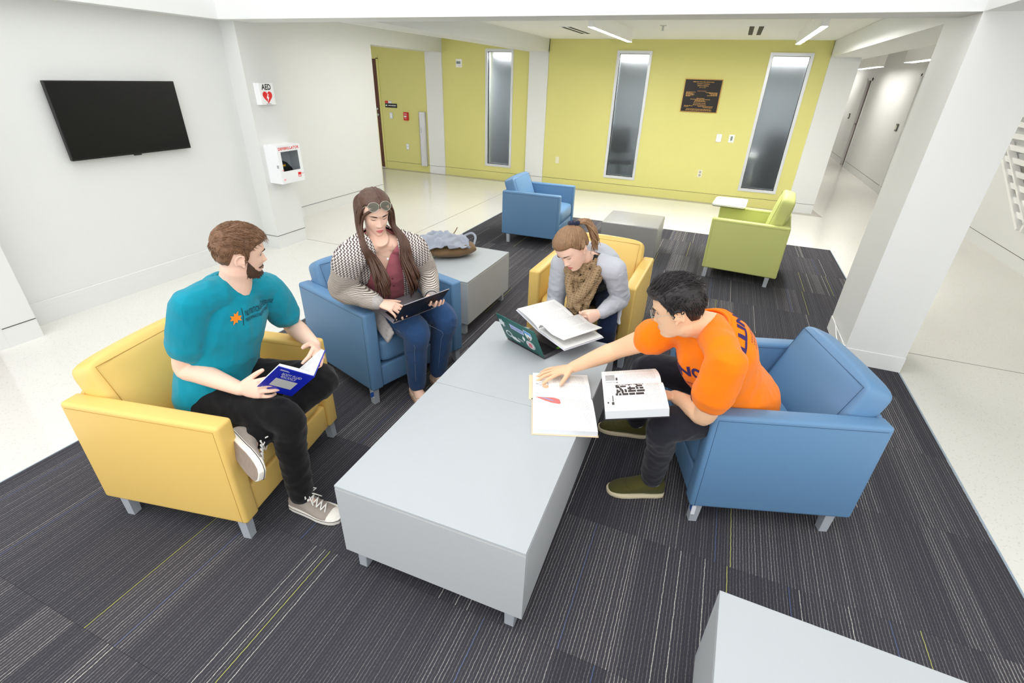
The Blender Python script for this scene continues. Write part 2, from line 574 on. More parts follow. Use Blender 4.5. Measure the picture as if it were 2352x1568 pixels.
# right side: hall walls, ceiling
reveal_wall('wall_right', (3.41, 3.6, 2.5, 11.2, -0.004, 2.6), m_wall, ['-x'])
reveal_wall('wall_right_hall', (2.97, 3.6, 11.2, 15.55, -0.004, 2.6), m_wall, ['-x'])
reveal_wall('wall_right_hall_far', (2.97, 3.6, 16.0, 21, -0.004, 2.6), m_wall, ['-x'])
wallbox('wall_right_hall_header', (2.97, 3.6, 15.55, 16.0, 1.99, 2.6))
wallbox('wall_hall_left', (1.14, 1.3, 9.85, 21, -0.004, 2.6))
wallbox('wall_hall_end', (1.1, 3.6, 20.8, 21, -0.004, 2.6))
d2 = structure(box_obj('door_2', (3.02, 3.07, 15.55, 16.0, 0.004, 1.985), m_wood))
MB().tube([(3.02, 15.9, 1.0), (2.95, 15.9, 1.0), (2.95, 15.8, 1.0)], 0.011).build('door_handle', m_steel, d2, True)
MB().box(2.955, 3.0, 15.49, 15.56, 0, 2.03).box(2.955, 3.0, 15.99, 16.06, 0, 2.03).box(2.955, 3.0, 15.49, 16.06, 1.975, 2.03).build('door_frame', m_wall, d2)
structure(MB().box(2.955, 2.972, 11.70, 11.78, 0, 2.06).box(2.955, 2.972, 11.2, 11.78, 2.02, 2.09).build('trim_4', m_wall))
hc = structure(box_obj('ceiling_hall', (1.3, 3.6, 1.0, 21, 2.56, 2.6), m_tile_c))
for k in range(2, 35):
    box_obj('ceiling_grid', (1.55, 3.45, k * .61 - .012, k * .61 + .012, 2.555, 2.5602), m_ceil, hc)
for xx in (1.75, 2.36, 2.97):
    box_obj('ceiling_grid', (xx - .012, xx + .012, 1.0, 21, 2.554, 2.5602), m_ceil, hc)

# ================================================================== LAMPS
m_tube = mat('linear_lamp_glow', (1, 1, 1, 1), 0.5, emit=(1.0, 0.985, 0.96, 180))
m_tube_h = mat('hall_lamp_glow', (1, 1, 1, 1), 0.5, emit=(1.0, 0.96, 0.90, 32))
def linear_lamp(label, x, y0, y1, z0, z1, w, group=None, glow=None):
    L = thing('linear_ceiling_lamp', label, 'lamp', (x, (y0 + y1) / 2, z0), 0, group)
    h = (y1 - y0) / 2
    box_obj('housing', (-w / 2, w / 2, -h, h, 0.0, z1 - z0), m_ceil, L)
    box_obj('diffuser', (-w / 2 + .004, w / 2 - .004, -h + .004, h - .004, -0.0012, 0.0), glow or m_tube, L)
linear_lamp('glowing white linear lamp over the middle frosted window', -1.45, 5.5, 7.6, 2.245, ZC, 0.055)
linear_lamp('glowing white linear lamp over the right end of the chartreuse wall', 0.575, 5.5, 7.75, 2.245, ZC, 0.055)
linear_lamp('boxed linear lamp in the hall nearest the white column', 2.36, 8.8, 10.3, 2.165, 2.44, 0.12, glow=m_tube_h)
linear_lamp('boxed linear lamp deeper in the hall above the brown door', 2.40, 12.3, 14.4, 2.165, 2.44, 0.12, glow=m_tube_h)
linear_lamp('linear lamp at the far end of the hall', 2.40, 17.0, 19.0, 2.3, 2.555, 0.12, glow=m_tube_h)
linear_lamp('linear lamp in the side corridor behind the white wall', -7.2, 5.6, 7.6, 2.27, ZC - .02, 0.10, glow=mat('corridor_lamp_glow', (1, 1, 1, 1), 0.5, emit=(1.0, 0.97, 0.9, 9)))
linear_lamp('added linear fill lamp, unseen behind the left ceiling beam', -4.0, 5.2, 7.6, 2.30, ZC, 0.055, glow=mat('added_bay_fill_glow', (1, 1, 1, 1), 0.5, emit=(1.0, 0.985, 0.96, 58)))  # unseen fill added to brighten the rear left bay

# ================================================================== SEATING
m_blue = mat('blue_vinyl', srgb(98, 138, 176), 0.42, bump=(900, 0.12), noise=(2, 0.03))
m_yellow = mat('yellow_vinyl', srgb(231, 195, 110), 0.42, bump=(900, 0.12), noise=(2, 0.03))
m_lime = mat('lime_fabric', srgb(204, 210, 128), 0.6, bump=(700, 0.2), noise=(3, 0.03))
m_seam_b = mat('blue_seam', srgb(52, 84, 116), 0.7)
m_seam_y = mat('yellow_seam', srgb(176, 132, 52), 0.7)
m_seam_g = mat('lime_seam', srgb(140, 150, 66), 0.7)
m_leg = mat('silver_leg', srgb(184, 190, 196), 0.35, metal=0.25)
m_sticker = mat('sticker_white', srgb(228, 232, 238), 0.5)
m_sticker_b = mat('sticker_blue', srgb(40, 90, 170), 0.5)

def puff(name, b, m, parent, bev, seg=4, bulge=0.0, M=None):
    """Upholstered block: rounded box whose broad faces swell slightly."""
    x0, x1, y0, y1, z0, z1 = b
    bm = bmesh.new()
    me = MB().box(*b).mesh(name)
    bm.from_mesh(me)
    bmesh.ops.subdivide_edges(bm, edges=bm.edges[:], cuts=8, use_grid_fill=True)
    c = V(((x0 + x1) / 2, (y0 + y1) / 2, (z0 + z1) / 2))
    h = V(((x1 - x0) / 2, (y1 - y0) / 2, (z1 - z0) / 2))
    for v in bm.verts:
        d = V(((v.co.x - c.x) / h.x, (v.co.y - c.y) / h.y, (v.co.z - c.z) / h.z))
        q = V(d)
        r = [min(1, bev / h.x), min(1, bev / h.y), min(1, bev / h.z)]
        # round the corners: clamp to inner core, push out by a unit ball
        core = V([max(-1 + r[i], min(1 - r[i], d[i])) for i in range(3)])
        diff = V([(d[i] - core[i]) * h[i] for i in range(3)])
        if diff.length > 1e-6:
            mx = max(abs(diff[i]) for i in range(3))
            diff = diff.normalized() * mx if mx > 0 else diff
        p = V([core[i] * h[i] + diff[i] for i in range(3)]) + c
        for i in range(3):
            j, k = (i + 1) % 3, (i + 2) % 3
            if abs(q[i]) > 0.99:
                p[i] += bulge * q[i] * (1 - q[j] ** 2) * (1 - q[k] ** 2)
        v.co = p
    bmesh.ops.recalc_face_normals(bm, faces=bm.faces)
    bm.to_mesh(me)
    bm.free()
    # a second pass of points near the edges keeps the roundings smooth
    if M is not None:
        me.transform(M)
    o = link(name, me, m, parent, True)
    sub = o.modifiers.new('round', 'SUBSURF')
    sub.levels = sub.render_levels = 1
    return o

def rblock(name, b, m, parent, bev, seg=4, M=None):
    me = MB().box(*b).mesh(name)
    bevel_mesh(me, bev, seg)
    if M is not None:
        me.transform(M)
    return link(name, me, m, parent)

def armchair(label, loc, deg, m, ms, sticker=False, tall=False, tablet=False):
    A = thing('armchair', label, 'armchair', (loc[0], loc[1], 0), radians(deg))
    W, D, T = 0.375, 0.355, 0.082
    zb, za = 0.102, 0.612
    for s in (-1, 1):
        y0, y1 = (W - T, W) if s > 0 else (-W, -W + T)
        arm = rblock('arm', (-D, D, y0, y1, zb, za), m, A, 0.016, 4)
        ye, e = s * (W - 0.0005), 0.022
        MB().tube([(-D + e, ye, za - e), (D - e, ye, za - e), (D - e, ye, zb + .01)], 0.0016, 5).build('seam', ms, arm)
        yi = s * (W - T + 0.0005)
        MB().tube([(-D + e, yi, za - e), (D - e, yi, za - e), (D - e, yi, zb + .2)], 0.0014, 5).build('seam', ms, arm)
    yi = W - T + 0.001
    rblock('front_rail', (D - .075, D - .012, -yi, yi, zb, 0.245), m, A, 0.012, 3)
    rblock('seat_deck', (-D + .05, D - .09, -yi, yi, zb + .02, 0.27), m, A, 0.01, 2)
    rblock('back_panel', (-D, -D + .085, -yi, yi, zb, za), m, A, 0.016, 4)
    seat = puff('seat_cushion', (-D + .10, D - .004, -yi + .003, yi - .003, 0.248, 0.418), m, A, 0.045, bulge=0.010)
    # reclined back cushion
    h, th = (0.378 if not tall else 0.47), (0.145 if not tall else 0.135)
    M = Matrix.Translation((-0.115, 0, 0.405)) @ Matrix.Rotation(radians(-21 if not tall else -12), 4, 'Y')
    back = puff('back_cushion', (-th, 0, -yi + .004, yi - .004, 0, h), m, A, 0.032, bulge=0.012, M=M)
    sm = MB()
    for xx in (-0.006, ):
        pts = [(xx, -yi + .03, 0.05), (xx, -yi + .026, h - .03), (xx, yi - .026, h - .03), (xx, yi - .03, 0.05)]
        sm.tube([(p[0] + .0045, p[1], p[2]) for p in pts], 0.0016, 5, M)
    sm.build('seam', ms, back)
    for sx in (-1, 1):
        for sy in (-1, 1):
            cx, cy = (.312 if sx > 0 else -.276), sy * (W - .034)
            tx, ty = (.318 if sx > 0 else -.272), sy * (W - .030)
            r0, r1 = 0.0205, 0.018
            vs = [(cx + sx * a * r0, cy + sy * b * r0, zb + .005) for a, b in ((-1, -1), (1, -1), (1, 1), (-1, 1))] + \
                 [(tx + sx * a * r1, ty + sy * b * r1, 0.0) for a, b in ((-1, -1), (1, -1), (1, 1), (-1, 1))]
            fs = [(0, 1, 2, 3), (7, 6, 5, 4), (0, 4, 5, 1), (1, 5, 6, 2), (2, 6, 7, 3), (3, 7, 4, 0)]
            me = MB().add(vs, fs).mesh('leg')
            bm = bmesh.new(); bm.from_mesh(me); bmesh.ops.recalc_face_normals(bm, faces=bm.faces); bm.to_mesh(me); bm.free()
            leg = link('leg', me, m_leg, A)
            if sticker and sx > 0 and sy == sticker:
                yy = sy * (W - .034 + .021)
                s1 = MB().box(cx + .006, cx + .024, yy - .001 if sy > 0 else yy - .0015, yy + .0035 if sy > 0 else yy + .001, 0.045, 0.095).build('sticker', m_sticker, leg)
                box_obj('sticker_print', (cx + .0205, cx + .0245, yy - .022, yy + .0, 0.06, 0.092), m_sticker_b, leg)
    if tablet:
        arm = empty('tablet_arm'); arm.parent = A
        me = MB().prism([(0.10, -.60), (0.16, -.62), (0.42, -.58), (0.435, -.54), (0.435, -.17), (0.41, -.145), (0.12, -.145), (0.095, -.17)], 0.632, 0.652).mesh('tablet_top')
        bevel_mesh(me, 0.004, 2)
        link('tablet_top', me, m_whiteplastic, arm)
        me = MB().prism([(0.103, -.597), (0.162, -.617), (0.418, -.577), (0.432, -.538), (0.432, -.172), (0.408, -.148), (0.122, -.148), (0.098, -.172)], 0.626, 0.6322).mesh('tablet_edge')
        link('tablet_edge', me, m_black, arm)
        MB().tube([(.27, -.33, .60), (.27, -.33, .628)], .03, 14).build('pivot', m_leg, arm, True)
    return A

CH_BO = armchair('blue armchair under the seated person in the orange shirt', (0.412, 2.247), 198, m_blue, m_seam_b, sticker=1)
CH_BW = armchair('blue armchair under the seated person in the knitted cardigan', (-1.864, 2.394), -18, m_blue, m_seam_b, sticker=-1)
CH_YT = armchair('yellow armchair under the seated person in the teal shirt', (-1.943, 1.207), 11, m_yellow, m_seam_y)
CH_YG = armchair('yellow armchair under the seated person in the brown scarf', (-0.700, 3.37), 268.5, m_yellow, m_seam_y)
CH_BF = armchair('empty blue armchair near the chartreuse wall', (-1.975, 5.79), 2, m_blue, m_seam_b)
CH_GR = armchair('lime green armchair with a white writing tablet', (0.425, 5.60), 175, m_lime, m_seam_g, tall=True, tablet=True)

# ================================================================== TABLES
m_lam = mat('grey_laminate_top', srgb(180, 185, 188), 0.4, spec=0.4, noise=(5, 0.012))
m_lamside = mat('grey_laminate_side', srgb(180, 183, 185), 0.5, spec=0.35, noise=(90, 0.03))
m_edge = mat('laminate_edge', srgb(196, 196, 192), 0.5)
def cube_table(label, cx, cy, rz=0.0, hx=.378, hy=.378, group=None):
    T = thing('coffee_table', label, 'table', (cx, cy, 0), rz, group)
    z0, z1 = 0.10, 0.45
    box_obj('top_panel', (-hx, hx, -hy, hy, z1 - .012, z1), m_lam, T, 0.0015, 1)
    box_obj('edge_band', (-hx + .002, hx - .002, -hy + .002, hy - .002, z1 - .017, z1 - .012), m_edge, T)
    tk = .018
    box_obj('side_panel', (-hx, hx, -hy, -hy + tk, z0, z1 - .017), m_lamside, T, 0.001, 1)
    box_obj('side_panel', (-hx, hx, hy - tk, hy, z0, z1 - .017), m_lamside, T, 0.001, 1)
    box_obj('side_panel', (-hx, -hx + tk, -hy + tk, hy - tk, z0, z1 - .017), m_lamside, T, 0.001, 1)
    box_obj('side_panel', (hx - tk, hx, -hy + tk, hy - tk, z0, z1 - .017), m_lamside, T, 0.001, 1)
    box_obj('bottom_panel', (-hx + tk, hx - tk, -hy + tk, hy - tk, z0 + .005, z0 + .02), m_lamside, T)
    for sx in (-1, 1):
        for sy in (-1, 1):
            cx2, cy2 = sx * (hx - .055), sy * (hy - .04)
            box_obj('leg', (cx2 - .02, cx2 + .02, cy2 - .02, cy2 + .02, 0, z0 + .005), m_leg, T, 0.003, 1)
    return T
cube_table('grey laminate coffee table, nearer of the abutting pair', -0.7015, 1.363, radians(0.9))
cube_table('grey laminate coffee table bearing the green laptop, farther of the pair', -0.7135, 2.1205, radians(0.9))
cube_table('grey laminate table carrying the brown bag', -1.927, 3.385, 0, .382, .398)
cube_table('grey laminate table cut off by the bottom right picture edge', 0.632, 0.722, radians(-1.5))

m_silver = mat('silver_vinyl', srgb(156, 156, 154), 0.38, metal=0.15, bump=(500, 0.1), noise=(4, 0.04))
OT = thing('ottoman', 'silver vinyl cube ottoman between the empty blue and lime chairs', 'ottoman', (-0.795, 5.78, 0))
rblock('cushion_cube', (-.315, .315, -.31, .31, 0.0, 0.385), m_silver, OT, 0.014, 3)
MB().tube([(-.312, -.311, .372), (.312, -.311, .372), (.315, .308, .372), (-.315, .308, .372)], 0.0025, 6, closed=True).build('piping', m_silver, OT)

# ================================================================== WALL FIXTURES
m_screen = mat('dark_screen', srgb(9, 9, 11), 0.28, spec=0.4)
TV = thing('television', 'large flat black television on the left wall', 'television', (-4.62, 2.82, 1.40))
box_obj('wall_mount', (0.0, 0.03, -.15, .15, -.12, .12), m_black, TV)
box_obj('bezel', (0.03, 0.062, -.488, .488, -.272, .272), m_black, TV, 0.003, 1)
box_obj('screen', (0.0615, 0.063, -.478, .478, -.258, .262), m_screen, TV)
box_obj('logo_tab', (0.05, 0.066, -.03, .03, -.281, -.270), m_black, TV, 0.002, 1)

m_signw = mat('sign_white', srgb(244, 245, 247), 0.4)
m_signr = mat('sign_red', srgb(226, 28, 34), 0.45)
m_clear = mat('clear_acrylic', (0.9, 0.93, 0.95, 1), 0.15, trans=0.6)
def heart_poly(w, h, n=28):
    pts = []
    for k in range(n):
        a = 2 * pi * k / n
        x = 16 * sin(a) ** 3
        y = 13 * cos(a) - 5 * cos(2 * a) - 2 * cos(3 * a) - cos(4 * a)
        pts.append((x / 32 * w, (y + 2.5) / 29 * h))
    return pts
AED = thing('aed_sign', 'white AED sign with a red heart on the pier', 'sign', (-4.43, 4.155, 1.568))
Msg = frame_M((0.034, 0, 0), (0, 1, 0), (0, 0, 1))
MB().prism([(0, -.118), (.012, -.118), (.034, -.085), (.034, .085), (.012, .118), (0, .118), (0, .1), (.026, .075), (.026, -.075), (0, -.1)], -.098, .098).build('sign_body', m_signw, AED)
text_obj('lettering', 'AED', .07, m_black, AED, Msg @ Matrix.Translation((0, .062, .001)), fit=(.118, .052), offset=0.002)
MB().prism(heart_poly(.12, .115), 0, .001, Msg @ Matrix.Translation((0, -.035, .0008))).build('heart', m_signr, AED)
MB().prism([(.004, .035), (-.018, -.004), (-.004, -.006), (-.012, -.04), (.016, .004), (.003, .006), (.014, .035)], 0, .0006, Msg @ Matrix.Translation((0, -.035, .002))).build('lightning_bolt', m_signw, AED)
MB().box(-.03, .03, -.0925, -.089, 0, .0006, Msg).build('fine_print', m_black, AED)

CAB = thing('defibrillator_cabinet', 'white wall cabinet lettered DEFIBRILLATOR below the AED sign', 'cabinet', (-4.43, 4.172, 0.905))
cw, chh, cd = .162, .19, .17
MB().box(0, cd - .012, -cw, -cw + .006, -chh, chh).box(0, cd - .012, cw - .006, cw, -chh, chh).box(0, cd - .012, -cw + .006, cw - .006, -chh, -chh + .006) \
    .box(0, cd - .012, -cw + .006, cw - .006, chh - .006, chh).box(0, .006, -cw + .006, cw - .006, -chh + .006, chh - .006).build('box', m_signw, CAB)
wy0, wy1, wz0, wz1 = -.118, .122, -.068, .128
cdoor = MB().box(cd - .012, cd, -cw, wy0, -chh, chh).box(cd - .012, cd, wy1, cw, -chh, chh).box(cd - .012, cd, wy0, wy1, -chh, wz0).box(cd - .012, cd, wy0, wy1, wz1, chh).build('door', m_signw, CAB)
box_obj('window', (cd - .007, cd - .005, wy0, wy1, wz0, wz1), mat('cabinet_glass', (0.75, 0.78, 0.8, 1), 0.03, trans=1.0, ior=1.1), cdoor)
Mcab = frame_M((cd, 0, 0), (0, 1, 0), (0, 0, 1))
text_obj('lettering', 'DEFIBRILLATOR', .035, m_signr, cdoor, Mcab @ Matrix.Translation((0.0, .158, .0008)), fit=(.285, .028), offset=0.001, spacing=1.1)
MB().box(.075, .118, -.145, -.098, 0, .0008, Mcab).build('logo', m_signr, cdoor)
for k in range(3):
    MB().box(.080 + .012 * k, .088 + .012 * k, -.140, -.124, .0008, .0014, Mcab).build('logo_figure', m_signw, cdoor)
text_obj('lettering', 'CPR Savers', .025, m_signr, cdoor, Mcab @ Matrix.Translation((.137, -.112, .0008)), fit=(.04, .014))
MB().box(-.135, -.105, -.145, -.142, 0, .0006, Mcab).box(-.13, -.108, -.152, -.149, 0, .0006, Mcab).box(-.135, -.112, -.159, -.156, 0, .0006, Mcab).build('fine_print', m_signr, cdoor)
MB().box(-.135, -.108, -.05, -.047, 0, .0006, Mcab).box(-.135, -.115, -.06, -.057, 0, .0006, Mcab).build('fine_print', m_signr, cdoor)
box_obj('latch', (cd - .03, cd - .012, -cw - .008, -cw, -.03, .0), m_steel, CAB)
DEF = thing('defibrillator', 'black and yellow defibrillator case inside the wall cabinet', 'defibrillator', (-4.425, 4.172, 0.722))
me = MB().prism([(-.10, 0), (.05, 0), (.05, .12), (.02, .19), (-.06, .22), (-.10, .20)], .02, .10, frame_M((0, 0, 0), (0, 1, 0), (0, 0, 1))).mesh('case')
bevel_mesh(me, .012, 2); link('case', me, m_black, DEF)
box_obj('yellow_band', (.098, .104, -.095, -.02, .155, .175), mat('warning_yellow', srgb(240, 180, 30), 0.5), DEF)
MB().tube([(.06, .03, .18), (.07, .08, .12), (.07, .11, .05)], .012).build('carry_strap', m_black, DEF)

# plaque
m_bronze = mat('bronze_plate', srgb(34, 29, 28), 0.4, metal=0.3, noise=(200, 0.2))
m_brass = mat('brass_letters', srgb(196, 152, 84), 0.4, metal=0.5)
PLQ = thing('plaque', 'dark bronze plaque with brass lettering on the chartreuse wall', 'plaque', (-0.505, YG, 1.617))
pw, ph = .282, .236
box_obj('brass_edge', (-pw, pw, -.022, 0, -ph, ph), m_brass, PLQ, 0.003, 1)
box_obj('plate', (-pw + .01, pw - .01, -.025, -.02, -ph + .01, ph - .01), m_bronze, PLQ)
Mp = frame_M((0, -.0252, 0), (1, 0, 0), (0, 0, 1))
for i, (s, z, w) in enumerate((('FREER HALL POOL INFILL RENOVATION', .195, .31), ('UNIVERSITY OF ILLINOIS', .168, .19), ('URBANA-CHAMPAIGN', .142, .17), ('JULY 13, 2017', .117, .10), ('BOARD OF TRUSTEES', .068, .13))):
    text_obj('lettering', s, .02, m_brass, PLQ, Mp @ Matrix.Translation((0, z, .0006)), fit=(w, .0135 if i < 4 else .010), offset=0.0003)
random.seed(4)
rows = [(-.235, .05, .14), (-.235, .036, .10), (-.235, .022, .13), (-.235, .008, .12), (-.235, -.006, .075), (.06, .05, .18), (.115, .036, .125), (.14, .022, .10), (.09, .008, .15),
        (-.06, -.034, .12), (-.15, -.05, .30), (-.08, -.065, .15), (-.09, -.08, .18), (-.095, -.104, .19), (-.10, -.128, .20), (-.23, -.145, .13), (-.23, -.16, .065), (-.02, -.148, .225), (.06, -.164, .145), (-.19, -.19, .38), (-.20, -.207, .40)]
mb = MB()
for x0, z, w in rows:
    x = x0
    while x < x0 + w:
        l = random.uniform(.010, .034)
        l = min(l, x0 + w - x)
        mb.box(x, x + l, z - .0035, z + .0035, 0, .0008, Mp)
        x += l + .006
mb.build('fine_lettering', m_brass, PLQ)['kind'] = 'stuff'

def wall_plate(name, label, cat, x, z, w, h, kids, y=YG, m=m_whiteplastic):
    P = thing(name, label, cat, (x, y, z))
    box_obj('plate', (-w / 2, w / 2, -.009, 0, -h / 2, h / 2), m, P, 0.002, 1)
    for nm, b, mm in kids:
        box_obj(nm, b, mm, P)
    return P
m_almond = mat('almond_plastic', srgb(226, 222, 196), 0.4)
m_greyp = mat('grey_display', srgb(120, 132, 128), 0.3)
def outlet_kids(m1):
    return [('socket', (-.016, .016, -.0115, -.008, .008, .042), m1), ('socket', (-.016, .016, -.0115, -.008, -.042, -.008), m1)]
wall_plate('wall_outlet', 'cream wall outlet beside the mid column', 'outlet', -2.814, .468, .07, .115, outlet_kids(m_almond), m=m_almond)
wall_plate('wall_outlet', 'cream wall outlet below the plaque', 'outlet', -0.286, .454, .075, .125, outlet_kids(m_border), m=m_almond)
wall_plate('wall_outlet', 'metal wall outlet beside the white door rail in the corridor', 'outlet', -6.06, .464, .072, .115, outlet_kids(m_whiteplastic), m=m_steel)
wall_plate('sensor_plate', 'blank white wall sensor left of the thermostat', 'sensor', -.109, 1.022, .082, .12, [('cover', (-.035, .035, -.016, -.009, -.052, .052), m_whiteplastic)])
wall_plate('thermostat', 'white thermostat with a grey display right of the blank sensor', 'thermostat', .082, 1.025, .085, .118, [('display', (-.016, .016, -.0115, -.009, -.028, .036), m_greyp), ('button', (-.008, .008, -.0115, -.009, -.048, -.042), m_border)])
wall_plate('light_switch', 'white light switch in a metal plate by the brown corridor door', 'light switch', -6.404, 1.03, .075, .12, [('rocker', (-.02, .02, -.013, -.009, -.035, .035), m_whiteplastic)], m=m_steel)
wall_plate('strobe_alarm', 'white square strobe alarm high beside the left frosted window', 'alarm', -4.829, 1.987, .125, .135, [('strobe_lens', (-.04, .03, -.03, -.009, -.01, .03), m_greyp), ('printing', (-.01, .035, -.0105, -.009, -.045, -.04), m_border)])
FA = thing('fire_alarm_pull', 'red fire alarm pull station on the corridor wall', 'fire alarm', (-6.04, YG, 1.036))
box_obj('box', (-.05, .05, -.045, 0, -.075, .075), m_red, FA, 0.006, 2)
box_obj('pull_bar', (-.028, .028, -.06, -.045, -.015, .012), m_whiteplastic, FA, 0.003, 1)
text_obj('lettering', 'FIRE', .02, m_whiteplastic, FA, frame_M((0, -.046, .042), (1, 0, 0), (0, 0, 1)), fit=(.06, .018))
text_obj('lettering', 'PULL', .02, m_whiteplastic, FA, frame_M((0, -.046, -.04), (1, 0, 0), (0, 0, 1)), fit=(.05, .016))
RS = thing('room_sign', 'black room sign with a red and grey strip beside the corridor door', 'sign', (-6.39, YG, 1.222))
box_obj('sign_plate', (-.14, .14, -.01, 0, -.045, .03), m_black, RS)
box_obj('red_strip', (-.14, -.065, -.01, 0, .035, .075), m_red, RS)
box_obj('grey_strip', (-.062, .02, -.01, 0, .035, .075), m_steel, RS)
MB().box(-.125, -.09, -.0115, -.01, -.018, .004).build('room_number', m_whiteplastic, RS)
MB().box(-.06, .0, -.0115, -.01, -.012, .0).box(.01, .12, -.0115, -.01, -.012, .0).build('lettering', m_whiteplastic, RS)
HR = thing('door_opener_bar', 'tall silver door opener bar on the corridor wall', 'door opener', (-5.66, YG, .125))
me = MB().prism([(-.075, 0), (-.07, -.05), (-.04, -.075), (.04, -.075), (.07, -.05), (.075, 0)], 0, 1.01).mesh('bar')
link('bar', me, mat('silver_bar', srgb(200, 200, 202), 0.4, metal=0.4), HR)
text_obj('lettering', 'PUSH', .03, m_black, HR, frame_M((-.01, -.0756, .68), (0, 0, 1), (-1, 0, 0)), fit=(.09, .02))

# hall fixtures
def hall_plate(label, y, z, name='card_reader'):
    P = thing(name, label, 'card reader', (2.97, y, z))
    box_obj('plate', (-.02, 0, -.06, .06, -.065, .065), mat('reader_frame', srgb(90, 94, 88), 0.4), P, .003, 1)
    box_obj('face', (-.024, -.019, -.035, .035, -.035, .035), m_almond, P)
hall_plate('square grey card reader on the hall wall nearest the column', 12.09, 1.165)
hall_plate('square grey card reader beyond the brown hall door', 16.87, 1.135)
# ceiling fixtures
def vent(label, x, y, L, w, rz=0):
    P = thing('air_vent', label, 'vent', (x, y, ZC), rz)
    box_obj('frame', (-w / 2, w / 2, -L / 2, L / 2, -.006, 0), m_ceil, P)
    n = 2
    for k in range(n):
        cx = -w / 2 + w * (k + .5) / n
        box_obj('slot', (cx - w * .13, cx + w * .13, -L / 2 + .03, L / 2 - .03, -.008, -.005), m_gap, P)
vent('slotted ceiling air vent left of the linear lamps', -2.18, 7.55, 1.05, .17)
vent('slotted ceiling air vent between the two linear lamps', .062, 7.6, 1.2, .2)
SP = thing('sprinkler_head', 'small sprinkler head under the rear ceiling', 'sprinkler', (-.96, 6.97, ZC))
MB().tube([(0, 0, 0), (0, 0, -.05)], .012).build('pipe', m_steel, SP)
MB().tube([(0, 0, -.004), (0, 0, -.0)], .04, 16).build('escutcheon', m_steel, SP)
MB().tube([(0, 0, -.052), (0, 0, -.05)], .022, 12).build('deflector', m_steel, SP)
SP = thing('sprinkler_head', 'sprinkler head in front of the hall lamp', 'sprinkler', (2.2, 10.9, 2.56))
MB().tube([(0, 0, 0), (0, 0, -.17)], .012).build('pipe', m_steel, SP)
MB().tube([(0, 0, -.17), (0, 0, -.175)], .04, 12).build('deflector', m_steel, SP)

# white slatted rack with a slanted foot on the right wall
RK = thing('wall_rack', 'white slatted rack with slanted lower edge on the right wall', 'rack', (3.41, 8.0, 0.40))
def rk(y, z): return (y - 8.0, z - .40)
def bar(name, p, q, w, x0, x1):
    p, q = V((0,) + rk(*p)), V((0,) + rk(*q))
    d = (q - p).normalized(); n = V((0, -d.z, d.y)) * w
    vs = [(x, *(pt + s * n)[1:]) for x in (x0, x1) for pt in (p, q) for s in (-1, 1)]
    MB().add(vs, [(0, 1, 3, 2), (6, 7, 5, 4), (0, 2, 6, 4), (1, 5, 7, 3), (0, 4, 5, 1), (2, 3, 7, 6)]).build(name, m_whiteplastic, RK)
bar('end_post', (8.70, 1.20), (8.72, 1.56), .018, -.10, 0)
bar('slanted_rail', (8.70, 1.20), (7.35, .42), .018, -.10, 0)
bar('slanted_rail', (8.58, 1.26), (7.25, .50), .012, -.10, -.02)
bar('top_rail', (8.72, 1.56), (7.2, 1.56), .018, -.10, 0)
bar('front_post', (7.25, .42), (7.2, 1.56), .018, -.10, 0)
for k in range(8):
    z = 1.46 - k * .13
    y0 = 8.66 if z > 1.22 else 8.70 - (1.20 - z) * 1.35 / .78
    bar('slat', (y0, z), (7.24, z), .030, -.075, -.055)
box_obj('back_board', (-.006, 0, -.75, .1, .35, 1.14), m_border, RK)
# white cord hanging down the column into the floor
CRD = thing('power_cord', 'thin white cord running down the column behind the blue chair', 'cord', (1.2, 3.9, 0))
pts = []
for k in range(13):
    a = k / 12
    pts.append((-.078 - .02 * sin(a * pi), .36 - .44 * a, .12 + .02 * sin(a * 7)))
MB().tube(pts, .004, 6).build('cable', m_whiteplastic, CRD, True)

# ================================================================== FIGURE BUILDER
from mathutils import noise as mnoise

def catmull(pts, n):
    """Resample a polyline of tuples/vectors with Catmull-Rom, n points per span."""
    P = [V(p) for p in pts]
    out = []
    for i in range(len(P) - 1):
        p0, p1, p2, p3 = P[max(i - 1, 0)], P[i], P[i + 1], P[min(i + 2, len(P) - 1)]
        for k in range(n):
            t = k / n
            out.append(0.5 * ((2 * p1) + (p2 - p0) * t + (2 * p0 - 5 * p1 + 4 * p2 - p3) * t * t + (3 * p1 - p0 - 3 * p2 + p3) * t ** 3))
    out.append(P[-1])
    return out

